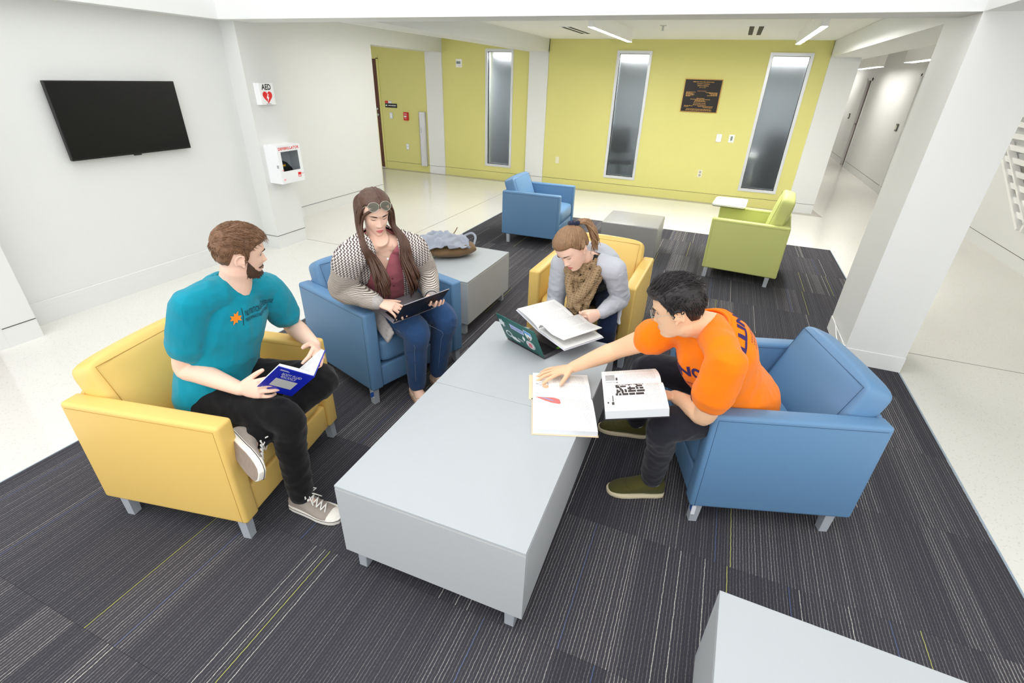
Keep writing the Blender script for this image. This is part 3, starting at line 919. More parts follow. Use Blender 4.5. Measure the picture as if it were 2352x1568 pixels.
def limb(mb, pts, radii, seg=14, n=5, flat=None):
    """Tapered round limb through pts; flat=(axis, k) squashes the section along an axis."""
    q = [(*p, r) for p, r in zip([tuple(p) for p in pts], radii)]
    C4 = []
    P = [Vector(x) for x in q]
    for i in range(len(P) - 1):
        p0, p1, p2, p3 = P[max(i - 1, 0)], P[i], P[i + 1], P[min(i + 2, len(P) - 1)]
        for k in range(n):
            t = k / n
            C4.append(0.5 * ((2 * p1) + (p2 - p0) * t + (2 * p0 - 5 * p1 + 4 * p2 - p3) * t * t + (3 * p1 - p0 - 3 * p2 + p3) * t ** 3))
    C4.append(P[-1])
    c = [V(x[:3]) for x in C4]
    r = [max(0.002, x[3]) for x in C4]
    d0 = (c[0] - c[1]).normalized(); d1 = (c[-1] - c[-2]).normalized()
    c = [c[0] + d0 * r[0] * .85, c[0] + d0 * r[0] * .5] + c + [c[-1] + d1 * r[-1] * .5, c[-1] + d1 * r[-1] * .85]
    r = [r[0] * .45, r[0] * .85] + r + [r[-1] * .85, r[-1] * .45]
    if flat is None:
        mb.tube(c, r, seg)
    else:
        b = len(mb.v)
        mb.tube(c, r, seg)
        ax, k = V(flat[0]).normalized(), flat[1]
        for i in range(len(c)):
            for s in range(seg):
                j = b + i * seg + s
                p = V(mb.v[j]) - c[i]
                mb.v[j] = tuple(c[i] + p - ax * (p.dot(ax) * (1 - k)))

def loft(mb, rings, seg=28):
    """rings: (centre, half-width vector, half-depth vector)."""
    vs, fs = [], []
    for c, ax, ay in rings:
        for k in range(seg):
            a = 2 * pi * k / seg
            vs.append(V(c) + V(ax) * cos(a) + V(ay) * sin(a))
    n = len(rings)
    for i in range(n - 1):
        for k in range(seg):
            l = (k + 1) % seg
            fs.append((i * seg + k, i * seg + l, (i + 1) * seg + l, (i + 1) * seg + k))
    fs.append(tuple(range(seg - 1, -1, -1)))
    fs.append(tuple((n - 1) * seg + k for k in range(seg)))
    mb.add(vs, fs)

def ball(mb, c, rx, ry=None, rz=None, M=None, nu=16, nv=10):
    ry = ry or rx; rz = rz or rx
    vs = [(0, 0, rz)]
    for i in range(1, nv):
        t = pi * i / nv
        for k in range(nu):
            a = 2 * pi * k / nu
            vs.append((rx * sin(t) * cos(a), ry * sin(t) * sin(a), rz * cos(t)))
    vs.append((0, 0, -rz))
    fs = [(0, 1 + k, 1 + (k + 1) % nu) for k in range(nu)]
    for i in range(nv - 2):
        for k in range(nu):
            a, b = 1 + i * nu + k, 1 + i * nu + (k + 1) % nu
            fs.append((a, a + nu, b + nu, b))
    L = len(vs) - 1
    fs += [(L, 1 + (nv - 2) * nu + (k + 1) % nu, 1 + (nv - 2) * nu + k) for k in range(nu)]
    M = (M or Matrix.Identity(4))
    mb.add([V(c) + (M.to_3x3() @ V(p)) for p in vs], fs)

def solid(mb, name, voxel=0.005, smooth=3, fac=0.5, wrinkle=None):
    """Weld all overlapping shapes of mb into one continuous skin."""
    me = mb.mesh(name)
    bm = bmesh.new(); bm.from_mesh(me)
    bmesh.ops.recalc_face_normals(bm, faces=bm.faces)
    bm.to_mesh(me); bm.free()
    o = bpy.data.objects.new('tmp', me)
    COL.objects.link(o)
    r = o.modifiers.new('r', 'REMESH'); r.mode = 'VOXEL'; r.voxel_size = voxel; r.use_smooth_shade = True
    if smooth:
        s = o.modifiers.new('s', 'SMOOTH'); s.iterations = smooth; s.factor = fac
    dg = bpy.context.evaluated_depsgraph_get(); dg.update()
    out = bpy.data.meshes.new_from_object(o.evaluated_get(dg))
    bpy.data.objects.remove(o, do_unlink=True)
    bpy.data.meshes.remove(me)
    out.name = name
    out.materials.clear()
    if wrinkle:
        wrinkle_mesh(out, *wrinkle)
    for p in out.polygons:
        p.use_smooth = True
    return out

def wrinkle_mesh(me, amp, freq, stretch=(1, 1, 1), seed=0.0):
    off = V((seed, seed * 1.7, seed * .6))
    nrm = [v.normal.copy() for v in me.vertices]
    for v, n in zip(me.vertices, nrm):
        p = V((v.co.x * stretch[0], v.co.y * stretch[1], v.co.z * stretch[2])) * freq + off
        a = mnoise.noise(p)
        b = mnoise.noise(p * 2.3 + V((7, 3, 1)))
        f = (1 - abs(a) * 2) * .7 + b * .4
        v.co += n * (amp * f)

def cut_mesh(me, pred, thick=0.008, smooth=6):
    """Delete faces whose centre satisfies pred, round the cut and give the sheet thickness."""
    bm = bmesh.new(); bm.from_mesh(me)
    dead = [f for f in bm.faces if pred(f.calc_center_median())]
    bmesh.ops.delete(bm, geom=dead, context='FACES')
    for _ in range(smooth):
        new = {}
        for v in bm.verts:
            if v.is_boundary:
                nb = [e.other_vert(v).co for e in v.link_edges if e.is_boundary]
                if len(nb) == 2:
                    new[v] = v.co * .4 + (nb[0] + nb[1]) * .3
        for v, c in new.items():
            v.co = c
    bmesh.ops.recalc_face_normals(bm, faces=bm.faces)
    bm.to_mesh(me); bm.free()
    if thick:
        o = bpy.data.objects.new('tmp', me); COL.objects.link(o)
        s = o.modifiers.new('s', 'SOLIDIFY'); s.thickness = thick; s.offset = 0.3
        dg = bpy.context.evaluated_depsgraph_get(); dg.update()
        out = bpy.data.meshes.new_from_object(o.evaluated_get(dg))
        bpy.data.objects.remove(o, do_unlink=True)
        out.materials.clear()
        for p in out.polygons: p.use_smooth = True
        return out
    return me

# ---------------------------------------------------------------- heads
HEAD_RINGS = [  # z, half width, front y, back y
    (0.000, 0.018, 0.066, 0.030), (0.006, 0.030, 0.080, 0.010), (0.016, 0.040, 0.087, -0.012), (0.032, 0.048, 0.089, -0.040), (0.050, 0.054, 0.0885, -0.062),
    (0.070, 0.060, 0.088, -0.080), (0.090, 0.065, 0.0875, -0.091), (0.110, 0.069, 0.086, -0.098), (0.128, 0.072, 0.088, -0.102), (0.148, 0.074, 0.092, -0.103),
    (0.168, 0.0745, 0.089, -0.100), (0.188, 0.071, 0.079, -0.093), (0.206, 0.060, 0.061, -0.076), (0.219, 0.043, 0.040, -0.052), (0.227, 0.022, 0.019, -0.026), (0.229, 0.006, 0.004, -0.008)]

def head_shape(p, jaw=1.0, nose=1.0, cheek=0.0):
    """Local head: x right(+x = its left), y forward, z up, chin at z=0. Adds facial relief to a loft point."""
    x, y, z = p
    if y > 0.015:
        k = min(1, (y - 0.015) / 0.04)
        g = lambda cx, cz, sx, sz: math.exp(-((x - cx) / sx) ** 2 - ((z - cz) / sz) ** 2)
        ax = abs(x)
        g2 = lambda cx, cz, sx, sz: math.exp(-((ax - cx) / sx) ** 2 - ((z - cz) / sz) ** 2)
        d = 0
        # nose: ridge growing downwards, tip, wings
        if 0.066 < z < 0.135:
            t = (0.132 - z) / 0.05
            rid = max(0, min(1.0, t)) ** 1.15 if z > 0.082 else max(0, (z - 0.066) / 0.016)
            d += 0.0265 * nose * rid * math.exp(-(x / (0.0085 + 0.004 * max(0, min(1, t)))) ** 2)
        d += 0.008 * nose * g2(0.0125, 0.080, 0.007, 0.007)
        d -= 0.0125 * g2(0.031, 0.121, 0.017, 0.0125)       # sockets
        d += 0.0065 * g2(0.031, 0.120, 0.0125, 0.008)       # lids
        d += 0.005 * g2(0.028, 0.141, 0.024, 0.007)         # brow
        d += 0.005 * g2(0.042, 0.094, 0.018, 0.018)         # cheekbones
        d += cheek * g2(0.036, 0.070, 0.022, 0.022)
        d += 0.0055 * g(0, 0.0535, 0.019, 0.0055)           # upper lip
        d += 0.0065 * g(0, 0.0435, 0.017, 0.0055)           # lower lip
        d -= 0.0035 * g(0, 0.0487, 0.022, 0.002)
        d -= 0.004 * g(0, 0.034, 0.02, 0.005)
        d += 0.006 * g(0, 0.018, 0.018, 0.010) * jaw        # chin
        d -= 0.003 * g(0, 0.062, 0.004, 0.006)
        y += d * k
    if z < 0.08:
        x *= 1 + (jaw - 1) * (0.08 - z) / 0.08
    return V((x, y, z))

def head_mesh(mb, M, jaw=1.0, nose=1.0, cheek=0.0, ears=True, seg=72):
    # dense rings interpolated over height
    Z = [r[0] for r in HEAD_RINGS]
    def at(z):
        for i in range(len(Z) - 1):
            if z <= Z[i + 1]:
                t = (z - Z[i]) / (Z[i + 1] - Z[i])
                t = t
                return [HEAD_RINGS[i][k] * (1 - t) + HEAD_RINGS[i + 1][k] * t for k in range(4)]
        return HEAD_RINGS[-1]
    zs = sorted(set([0.229 * (0.5 - 0.5 * cos(pi * i / 76)) for i in range(77)]))
    vs, fs = [], []
    for z in zs:
        _, w, f, b = at(z)
        y0 = min(0.0, 0.0) if f > 0.02 and b < 0 else (f + b) / 2
        for k in range(seg):
            a = 2 * pi * k / seg
            ca, sa = cos(a), sin(a)
            xx = w * math.copysign(abs(ca) ** 0.92, ca)
            yy = y0 + ((f - y0) if sa > 0 else (y0 - b)) * math.copysign(abs(sa) ** (0.86 if sa > 0 else 0.95), sa)
            vs.append(head_shape((xx, yy, z), jaw, nose, cheek))
    n = len(zs)
    for i in range(n - 1):
        for k in range(seg):
            l = (k + 1) % seg
            fs.append((i * seg + k, i * seg + l, (i + 1) * seg + l, (i + 1) * seg + k))
    fs.append(tuple(range(seg - 1, -1, -1)))
    fs.append(tuple((n - 1) * seg + k for k in range(seg)))
    loc = MB().add(vs, fs)
    if ears:
        for s in (-1, 1):
            R = Matrix.Rotation(s * radians(-18), 4, 'Z') @ Matrix.Rotation(radians(-12), 4, 'X')
            # rim of the ear as a bent tube, lobe and bowl
            rim = []
            for k in range(11):
                a = radians(-70 + 265 * k / 10)
                rim.append(R @ V((s * (0.012 + 0.004 * sin(a)), -0.019 * cos(a) * -1 * -1, 0.030 * sin(a))))
            rim = [p + V((s * 0.0685, -0.012, 0.108)) for p in rim]
            loc.tube(rim, 0.0052, 7)
            ball(loc, (s * 0.071, -0.010, 0.108), 0.010, 0.014, 0.026, R)
            ball(loc, (s * 0.075, -0.001, 0.083), 0.006, 0.008, 0.010, R)
    mb.add(loc.v, loc.f, M)
    return loc

def head_frame(centre, fwd, up, sc=1.0):
    """Matrix from head space (chin-based) to world, its middle (z=.115) at centre."""
    f = V(fwd).normalized()
    u = V(up); u = (u - f * u.dot(f)).normalized()
    r = f.cross(u)
    M = Matrix.Identity(4)
    for i in range(3):
        M[i][0], M[i][1], M[i][2] = r[i] * sc, f[i] * sc, u[i] * sc
    o = V(centre) - u * 0.115 * sc
    for i in range(3): M[i][3] = o[i]
    return M

class Face:
    """Finds points on the face surface to set brows, lips and lashes on."""
    def __init__(self, loc):
        self.t = BVHTree.FromPolygons([V(v) for v in loc.v], loc.f)
    def p(self, x, z, out=0.0):
        h = self.t.ray_cast(V((x, 0.3, z)), V((0, -1, 0)))
        return (h[0] if h[0] is not None else V((x, .08, z))) + V((0, out, 0))
    def side(self, s, y, z, out=0.0):
        h = self.t.ray_cast(V((s * .3, y, z)), V((-s, 0, 0)))
        return (h[0] if h[0] is not None else V((s * .07, y, z))) + V((s * out, 0, 0))

def face_parts(parent, loc, M, m_brow, m_lip, m_lash, eyes='down', browr=0.0028, lipr=0.0042, m_white=None, m_iris=None):
    F = Face(loc)
    for s in (-1, 1):
        mb = MB()
        pts = [F.p(s * (0.014 + 0.0355 * k / 8), 0.1385 + 0.0065 * sin(pi * (k / 8) * .8) - 0.003 * k / 8, 0.0008) for k in range(9)]
        mb.tube(pts, [browr * q for q in (.7, 1, 1.1, 1.1, 1, .9, .75, .55, .25)], 6, M)
        mb.build('eyebrow', m_brow, parent, True)
        mb = MB()
        zz = 0.1165 if eyes == 'down' else 0.1185
        pts = [F.p(s * (0.0185 + 0.025 * k / 8), zz - (0.0035 if eyes == 'down' else -0.002) * sin(pi * k / 8), 0.0006) for k in range(9)]
        mb.tube(pts, [.0006, .0011, .0014, .0016, .0016, .0016, .0015, .0013, .0008], 5, M)
        mb.build('eyelashes', m_lash, parent, True)
        if eyes == 'open':
            e = MB()
            c = F.p(s * 0.031, 0.1175, -0.0095)
            ball(e, c, .0105)
            eo = MB().add(e.v, e.f, M).build('eye', m_white, parent, True)
            ir = MB(); ball(ir, c + V((0, .0062, -.0004)), .0052)
            MB().add(ir.v, ir.f, M).build('iris', m_iris, eo, True)
    # lips
    up, lo = [], []
    for k in range(11):
        a = k / 10
        x = -0.0235 + 0.047 * a
        e = sin(pi * a)
        dip = 0.0012 * math.exp(-((x) / 0.004) ** 2)
        up.append(F.p(x, 0.0485 + 0.0042 * e - dip, -0.0012))
        lo.append(F.p(x, 0.0485 - 0.0046 * e, -0.0012))
    r = [max(.0004, lipr * sin(pi * k / 10) ** .7) for k in range(11)]
    lip = MB().tube(up, [q * .8 for q in r], 7, M).build('upper_lip', m_lip, parent, True)
    MB().tube(lo, r, 7, M).build('lower_lip', m_lip, parent, True)
    return F

# ---------------------------------------------------------------- hands and feet
def hand(mb, wrist, fwd, thumb, size=1.0, curl=(18, 22, 26, 32), pip=None, thumb_curl=12, spread=1.0, thumb_out=42, palm_n=None, curl_mcp=None):
    """Palm, four jointed fingers and a thumb. thumb = direction of the thumb side."""
    f = V(fwd).normalized()
    t = V(thumb); t = (t - f * t.dot(f)).normalized()
    n = t.cross(f)            # provisional palm normal
    if palm_n is not None and n.dot(V(palm_n)) < 0:
        n = -n
    s = size
    w = V(wrist)
    # palm
    loft(mb, [(w - f * .02 * s, t * .024 * s, n * .018 * s), (w + f * .01 * s, t * .027 * s, n * .017 * s), (w + f * .035 * s, t * .036 * s, n * .0155 * s),
              (w + f * .065 * s, t * .041 * s, n * .0135 * s), (w + f * .088 * s, t * .041 * s, n * .0115 * s), (w + f * .098 * s, t * .036 * s, n * .008 * s)], 20)
    # fingers, index first
    base = [(0.031, .090, .0098), (0.0105, .096, .0102), (-0.0105, .092, .0096), (-0.031, .083, .0086)]
    lens = [(.044, .026, .021), (.049, .030, .022), (.045, .028, .021), (.035, .021, .018)]
    spr = [9 * spread, 2 * spread, -5 * spread, -13 * spread]
    tips = []
    for i in range(4):
        o, a, r = base[i]
        p = w + t * o * s + f * (a - .012) * s
        d0 = (f * cos(radians(spr[i])) + t * sin(radians(spr[i]))).normalized()
        c1 = radians(curl_mcp[i] if curl_mcp else curl[i]); c2 = radians((pip or curl)[i]); c3 = c2 * .7
        pts = [p]
        ang = 0
        for L, c in zip(lens[i], (c1, c2, c3)):
            ang += c
            d = d0 * cos(ang) + n * sin(ang)
            p = p + d * (L + (.012 if len(pts) == 1 else 0)) * s
            pts.append(p)
        limb(mb, pts, [r * 1.05 * s, r * .98 * s, r * .88 * s, r * .74 * s], 10, 3)
        tips.append((pts[-1], d, n))
    # thumb leaves the side of the palm near its base
    p = w + t * .022 * s + f * .022 * s + n * .004 * s
    a0 = radians(thumb_out)
    d = (f * cos(a0) + t * sin(a0) + n * .22).normalized()
    pts = [p]
    for L, c in ((.040, 0), (.034, thumb_curl), (.027, thumb_curl)):
        a0 -= radians(c)
        d = (f * cos(a0) + t * sin(a0) + n * .22).normalized()
        p = p + d * L * s
        pts.append(p)
    limb(mb, pts, [.0165 * s, .0125 * s, .011 * s, .0088 * s], 10, 3)
    tips.append((p, d, n))
    return tips, f, t, n

def nails(parent, tips, m, size=1.0):
    for p, d, n in tips:
        b = MB()
        x = d.cross(n).normalized()
        c = p - n * .0062 * size + d * .004 * size
        ball(b, (0, 0, 0), .0052 * size, .0065 * size, .0016 * size, None, 8, 6)
        M = Matrix.Identity(4)
        for i in range(3):
            M[i][0], M[i][1], M[i][2], M[i][3] = x[i], d[i], n[i], c[i]
        MB().add(b.v, b.f, M).build('fingernail', m, parent, True)

def foot_frame(ankle, toe_dir, up=(0, 0, 1)):
    f = V(toe_dir).normalized()
    u = V(up); u = (u - f * u.dot(f)).normalized()
    r = f.cross(u)
    M = Matrix.Identity(4)
    for i in range(3):
        M[i][0], M[i][1], M[i][2], M[i][3] = r[i], f[i], u[i], ankle[i]
    return M

def foot_loft(mb, M, prof, z0, seg=22, e=0.8):
    """prof: (y, half width, x shift, top z); flat bottom at z0."""
    vs, fs = [], []
    for y, w, sx, zt in prof:
        h = (zt - z0) / 2
        for k in range(seg):
            a = 2 * pi * k / seg
            ca, sa = cos(a), sin(a)
            px = w * math.copysign(abs(ca) ** e, ca)
            pz = math.copysign(abs(sa) ** (.55 if sa < 0 else .95), sa)
            vs.append((sx + px * (1 if sa < .2 else 1 - .25 * (sa - .2)), y, z0 + h + h * pz))
    n = len(prof)
    for i in range(n - 1):
        for k in range(seg):
            l = (k + 1) % seg
            fs.append((i * seg + k, i * seg + l, (i + 1) * seg + l, (i + 1) * seg + k))
    fs.append(tuple(range(seg - 1, -1, -1)))
    fs.append(tuple((n - 1) * seg + k for k in range(seg)))
    mb.add(vs, fs, M)

# ---------------------------------------------------------------- torso
def torso_rings(J, prof, bend=(0, 0, 0), infl=0.0, t0=-.3, t1=1.2):
    """Rings from pelvis to neck. prof: (t, half width, half depth, forward shift)."""
    pel, neck = V(J['pel']), V(J['neck'])
    hx = (V(J['hipL']) - V(J['hipR'])).normalized()
    sx = (V(J['shL']) - V(J['shR'])).normalized()
    q = (pel + neck) / 2 + V(bend) * 2
    L = (neck - pel).length
    T0, T1 = (q - pel).normalized(), (neck - q).normalized()
    rings = []
    for t, w, d, fs in prof:
        if t < t0 or t > t1: continue
        tt = max(0, min(1, t))
        if t < 0: c = pel + T0 * t * L
        elif t > 1: c = neck + T1 * (t - 1) * L
        else: c = pel * (1 - t) ** 2 + q * 2 * t * (1 - t) + neck * t * t
        tan = ((q - pel) * (1 - tt) + (neck - q) * tt).normalized()
        x = hx.lerp(sx, tt)
        x = (x - tan * x.dot(tan)).normalized()
        f = x.cross(tan)
        rings.append((c, x, f, tan, w + infl, d + infl, fs))
    return rings

def body_axes(J):
    up = (V(J['neck']) - V(J['pel'])).normalized()
    left = (V(J['shL']) - V(J['shR'])).normalized()
    fwd = left.cross(up).normalized()
    return fwd, left, up

MALE = [(-.22, .13, .10, .01), (-.12, .165, .118, .01), (0, .172, .122, .012), (.14, .160, .118, .018), (.30, .150, .112, .022), (.46, .155, .115, .022), (.60, .166, .120, .018), (.74, .172, .115, .010), (.86, .150, .096, 0), (.94, .105, .075, -.004), (1.0, .070, .062, 0), (1.06, .058, .058, .006)]
def scale_prof(prof, sw, sd):
    return [(t, w * sw, d * sd, f) for t, w, d, f in prof]

def add_torso(mb, J, prof, bend, infl=0.0, t0=-.3, t1=1.2, seg=32):
    R = torso_rings(J, prof, bend, infl, t0, t1)
    loft(mb, [(c + f * fs, x * w, f * d) for c, x, f, tan, w, d, fs in R], seg)
    return R

def add_arm(mb, J, s, k=1.0, infl=0.0, upto=1.0, wr=0.027):
    sh, el, w = V(J['sh' + s]), V(J['el' + s]), V(J['wr' + s])
    a = sh.lerp(el, .5); b = el.lerp(w, .28)
    limb(mb, [sh, a, el, b, w], [.058 * k + infl, .051 * k + infl, .042 * k + infl, .043 * k + infl, wr * k + infl], 16, 5)

def add_leg(mb, J, s, k=1.0, infl=0.0, ank=.038, knee=.058, thigh=.086):
    h, kn, a = V(J['hip' + s]), V(J['kn' + s]), V(J['an' + s])
    limb(mb, [h, h.lerp(kn, .5), kn, kn.lerp(a, .33), a], [thigh * k + infl, .076 * k + infl, knee * k + infl, .054 * k + infl, ank * k + infl], 18, 6)

def add_shoulders(mb, J, r=.05, infl=0.0):
    nk = V(J['neck'])
    for s in 'RL':
        limb(mb, [nk - (nk - V(J['pel'])).normalized() * .03, nk.lerp(V(J['sh' + s]), .55), V(J['sh' + s])], [.055 + infl, r + infl, .056 + infl], 14, 4)

def add_neck(mb, J, HM, r=.056):
    nk = V(J['neck'])
    top = HM @ V((0, -.012, .05))
    limb(mb, [nk - (V(J['neck']) - V(J['pel'])).normalized() * .03, nk.lerp(top, .5), top], [r * 1.15, r, r * .98], 18, 5)

def project_text(me, T, bvh, d, off=0.002, maxlen=0.012):
    """Lay flat lettering me (mapped by T) on a surface by casting along d."""
    bm = bmesh.new(); bm.from_mesh(me)
    bmesh.ops.triangulate(bm, faces=bm.faces[:])
    for _ in range(4):
        es = [e for e in bm.edges if (T.to_3x3() @ (e.verts[0].co - e.verts[1].co)).length > maxlen]
        if not es: break
        bmesh.ops.subdivide_edges(bm, edges=es, cuts=1)
        bmesh.ops.triangulate(bm, faces=bm.faces[:])
    d = V(d).normalized()
    dead = []
    for v in bm.verts:
        p = T @ v.co
        h = bvh.ray_cast(p - d * .3, d)
        if h[0] is None:
            dead.append(v); v.co = p
        else:
            v.co = h[0] - d * off
    bmesh.ops.delete(bm, geom=dead, context='VERTS')
    bm.to_mesh(me); bm.free()
    me.materials.clear()
    return me

def bvh_of(me):
    return BVHTree.FromPolygons([v.co.copy() for v in me.vertices], [tuple(p.vertices) for p in me.polygons])

# ---------------------------------------------------------------- people materials
def skin_mat(name, col, red):
    m = bpy.data.materials.new(name)
    t = NT(m)
    tc = t.n('TexCoord')
    n1 = t.n('TexNoise'); n1.inputs['Scale'].default_value = 9; n1.inputs['Detail'].default_value = 3
    t.l(tc.outputs['Object'], n1.inputs['Vector'])
    c = t.mix(t.math('MULTIPLY', n1.outputs['Fac'], 0.55), col, red)
    t.l(c, t.p.inputs['Base Color'])
    t.p.inputs['Roughness'].default_value = 0.5
    t.p.inputs['Specular IOR Level'].default_value = 0.35
    t.p.inputs['Subsurface Weight'].default_value = 0.12
    t.p.inputs['Subsurface Radius'].default_value = (0.012, 0.005, 0.003)
    t.p.inputs['Subsurface Scale'].default_value = 0.6
    return m
m_skin_a = skin_mat('skin_fair', srgb(246, 210, 188), srgb(234, 180, 156))
m_skin_b = skin_mat('skin_warm', srgb(240, 200, 164), srgb(224, 168, 128))
def hair_mat(name, c1, c2):
    m = bpy.data.materials.new(name)
    t = NT(m)
    tc = t.n('TexCoord')
    n1 = t.n('TexNoise'); n1.inputs['Scale'].default_value = 60; n1.inputs['Detail'].default_value = 5; n1.inputs['Roughness'].default_value = .7
    t.l(tc.outputs['Object'], n1.inputs['Vector'])
    c = t.mix(n1.outputs['Fac'], c1, c2)
    t.l(c, t.p.inputs['Base Color'])
    t.p.inputs['Roughness'].default_value = 0.42
    t.p.inputs['Specular IOR Level'].default_value = 0.45
    b = t.n('Bump'); b.inputs['Strength'].default_value = .5; b.inputs['Distance'].default_value = .003
    t.l(n1.outputs['Fac'], b.inputs['Height']); t.l(b.outputs['Normal'], t.p.inputs['Normal'])
    return m
m_hair_br = hair_mat('brown_hair', srgb(78, 52, 36), srgb(150, 110, 78))
m_beard = hair_mat('dark_beard', srgb(58, 40, 30), srgb(98, 70, 52))
m_hair_dk = hair_mat('dark_brown_hair', srgb(58, 38, 30), srgb(104, 72, 56))
m_hair_lb = hair_mat('light_brown_hair', srgb(98, 70, 48), srgb(176, 138, 100))
m_hair_bk = hair_mat('black_hair', srgb(16, 14, 15), srgb(44, 38, 38))
m_brow_br = mat('brow_brown', srgb(84, 60, 46), 0.8)
m_brow_dk = mat('brow_dark', srgb(48, 34, 28), 0.8)
m_lash = mat('lash', srgb(40, 28, 24), 0.7)
m_lip_f = mat('lip_rose', srgb(204, 110, 112), 0.4)
m_lip_m = mat('lip_pale', srgb(204, 140, 124), 0.5)
m_eye_w = mat('eye_white', srgb(236, 232, 228), 0.25)
m_iris = mat('iris_brown', srgb(62, 46, 38), 0.2)
m_nail = mat('nail', srgb(240, 200, 186), 0.3)

def cloth(name, col, rough=0.85, var=0.10, scale=22, weave=700, wstr=.25):
    m = bpy.data.materials.new(name)
    t = NT(m)
    tc = t.n('TexCoord')
    n1 = t.n('TexNoise'); n1.inputs['Scale'].default_value = scale; n1.inputs['Detail'].default_value = 4
    t.l(tc.outputs['Object'], n1.inputs['Vector'])
    a = tuple(max(0, v * (1 - var)) for v in col[:3]) + (1,)
    b2 = tuple(min(1, v * (1 + var)) for v in col[:3]) + (1,)
    t.l(t.mix(n1.outputs['Fac'], a, b2), t.p.inputs['Base Color'])
    t.p.inputs['Roughness'].default_value = rough
    t.p.inputs['Specular IOR Level'].default_value = 0.15
    t.p.inputs['Sheen Weight'].default_value = 0.15
    n2 = t.n('TexNoise'); n2.inputs['Scale'].default_value = weave; n2.inputs['Detail'].default_value = 2
    t.l(tc.outputs['Object'], n2.inputs['Vector'])
    n3 = t.n('TexNoise'); n3.inputs['Scale'].default_value = 16; n3.inputs['Detail'].default_value = 3; n3.inputs['Distortion'].default_value = .8
    t.l(tc.outputs['Object'], n3.inputs['Vector'])
    bp = t.n('Bump'); bp.inputs['Strength'].default_value = wstr; bp.inputs['Distance'].default_value = .012
    t.l(t.math('ADD', t.math('MULTIPLY', n2.outputs['Fac'], .25), n3.outputs['Fac']), bp.inputs['Height'])
    t.l(bp.outputs['Normal'], t.p.inputs['Normal'])
    return m

# ================================================================== PERSON IN TEAL
POSE_T = {"head": (-1.6874, 1.3178, 1.1547), "neck": (-1.7564, 1.3075, 1.0051), "shR": (-1.7726, 1.1127, 0.9811), "shL": (-1.7769, 1.4709, 0.920), "elR": (-1.865, 1.0714, 0.704), "wrR": (-1.6282, 1.1135, 0.6357), "elL": (-1.814, 1.6001, 0.6671), "wrL": (-1.568, 1.4815, 0.672),
          "pel": (-1.9026, 1.1869, 0.5331), "hipR": (-1.8797, 1.0947, 0.5214), "hipL": (-1.9075, 1.2818, 0.5244), "knR": (-1.4537, 1.1479, 0.5181), "anR": (-1.4552, 1.1395, 0.1033), "knL": (-1.482, 1.408, 0.548), "anL": (-1.537, 1.062, 0.458)}
def hairline_fn(front, side, back, burn=None):
    def f(a):
        c = cos(a)
        if burn is not None and .08 < c < .30: return burn
        if c > .62: return front
        if c > .25: return front + (side - front) * (.62 - c) / .37
        if c > -.42: return side
        return side + (back - side) * min(1, (-.42 - c) / .25)
    return f
CEN = V((0, -.008, .118))
def scalp(Fc, a, e):
    d = V((sin(a) * cos(e), cos(a) * cos(e), sin(e)))
    h = Fc.t.ray_cast(CEN + d * .4, -d)
    return (h[0], d) if h[0] is not None else (CEN + d * .09, d)
def hair_cap(Fc, line, top, side, seed=0, rough=1.0, edge=.25, quiff=0.0):
    """Closed cap of hair over the skull, thin at the hairline."""
    cap = MB()
    nth, nph = 46, 72
    ring = []
    for i in range(nth + 1):
        row = []
        u = i / nth
        for k in range(nph):
            a = 2 * pi * k / nph
            zl = line(a if a <= pi else 2 * pi - a)
            elo = math.atan2(zl - CEN.z, .085)
            e = elo + (pi / 2 - elo) * u
            p, d = scalp(Fc, a, e)
            th = side + (top - side) * max(0, min(1, (p.z - .12) / .09))
            th *= min(1, edge + u * 6)
            th += quiff * math.exp(-((p.y - .07) / .035) ** 2 - ((p.z - .20) / .03) ** 2)
            n = rough * (mnoise.noise(p * 45 + V((seed, 0, 0))) * .0035 + mnoise.noise(V((p.x * 160, p.y * 60, p.z * 60))) * .0022)
            row.append(p + d * (th + n))
        ring.append(row)
    vs = [p for row in ring for p in row]
    N = len(vs)
    vs += [CEN + (p - CEN) * .9 for p in vs]
    fs = []
    for i in range(nth):
        for k in range(nph):
            l = (k + 1) % nph
            fs.append((i * nph + k, i * nph + l, (i + 1) * nph + l, (i + 1) * nph + k))
            fs.append((N + i * nph + k, N + (i + 1) * nph + k, N + (i + 1) * nph + l, N + i * nph + l))
    for k in range(nph):
        l = (k + 1) % nph
        fs.append((k, N + k, N + l, l))
    return cap.add(vs, fs)

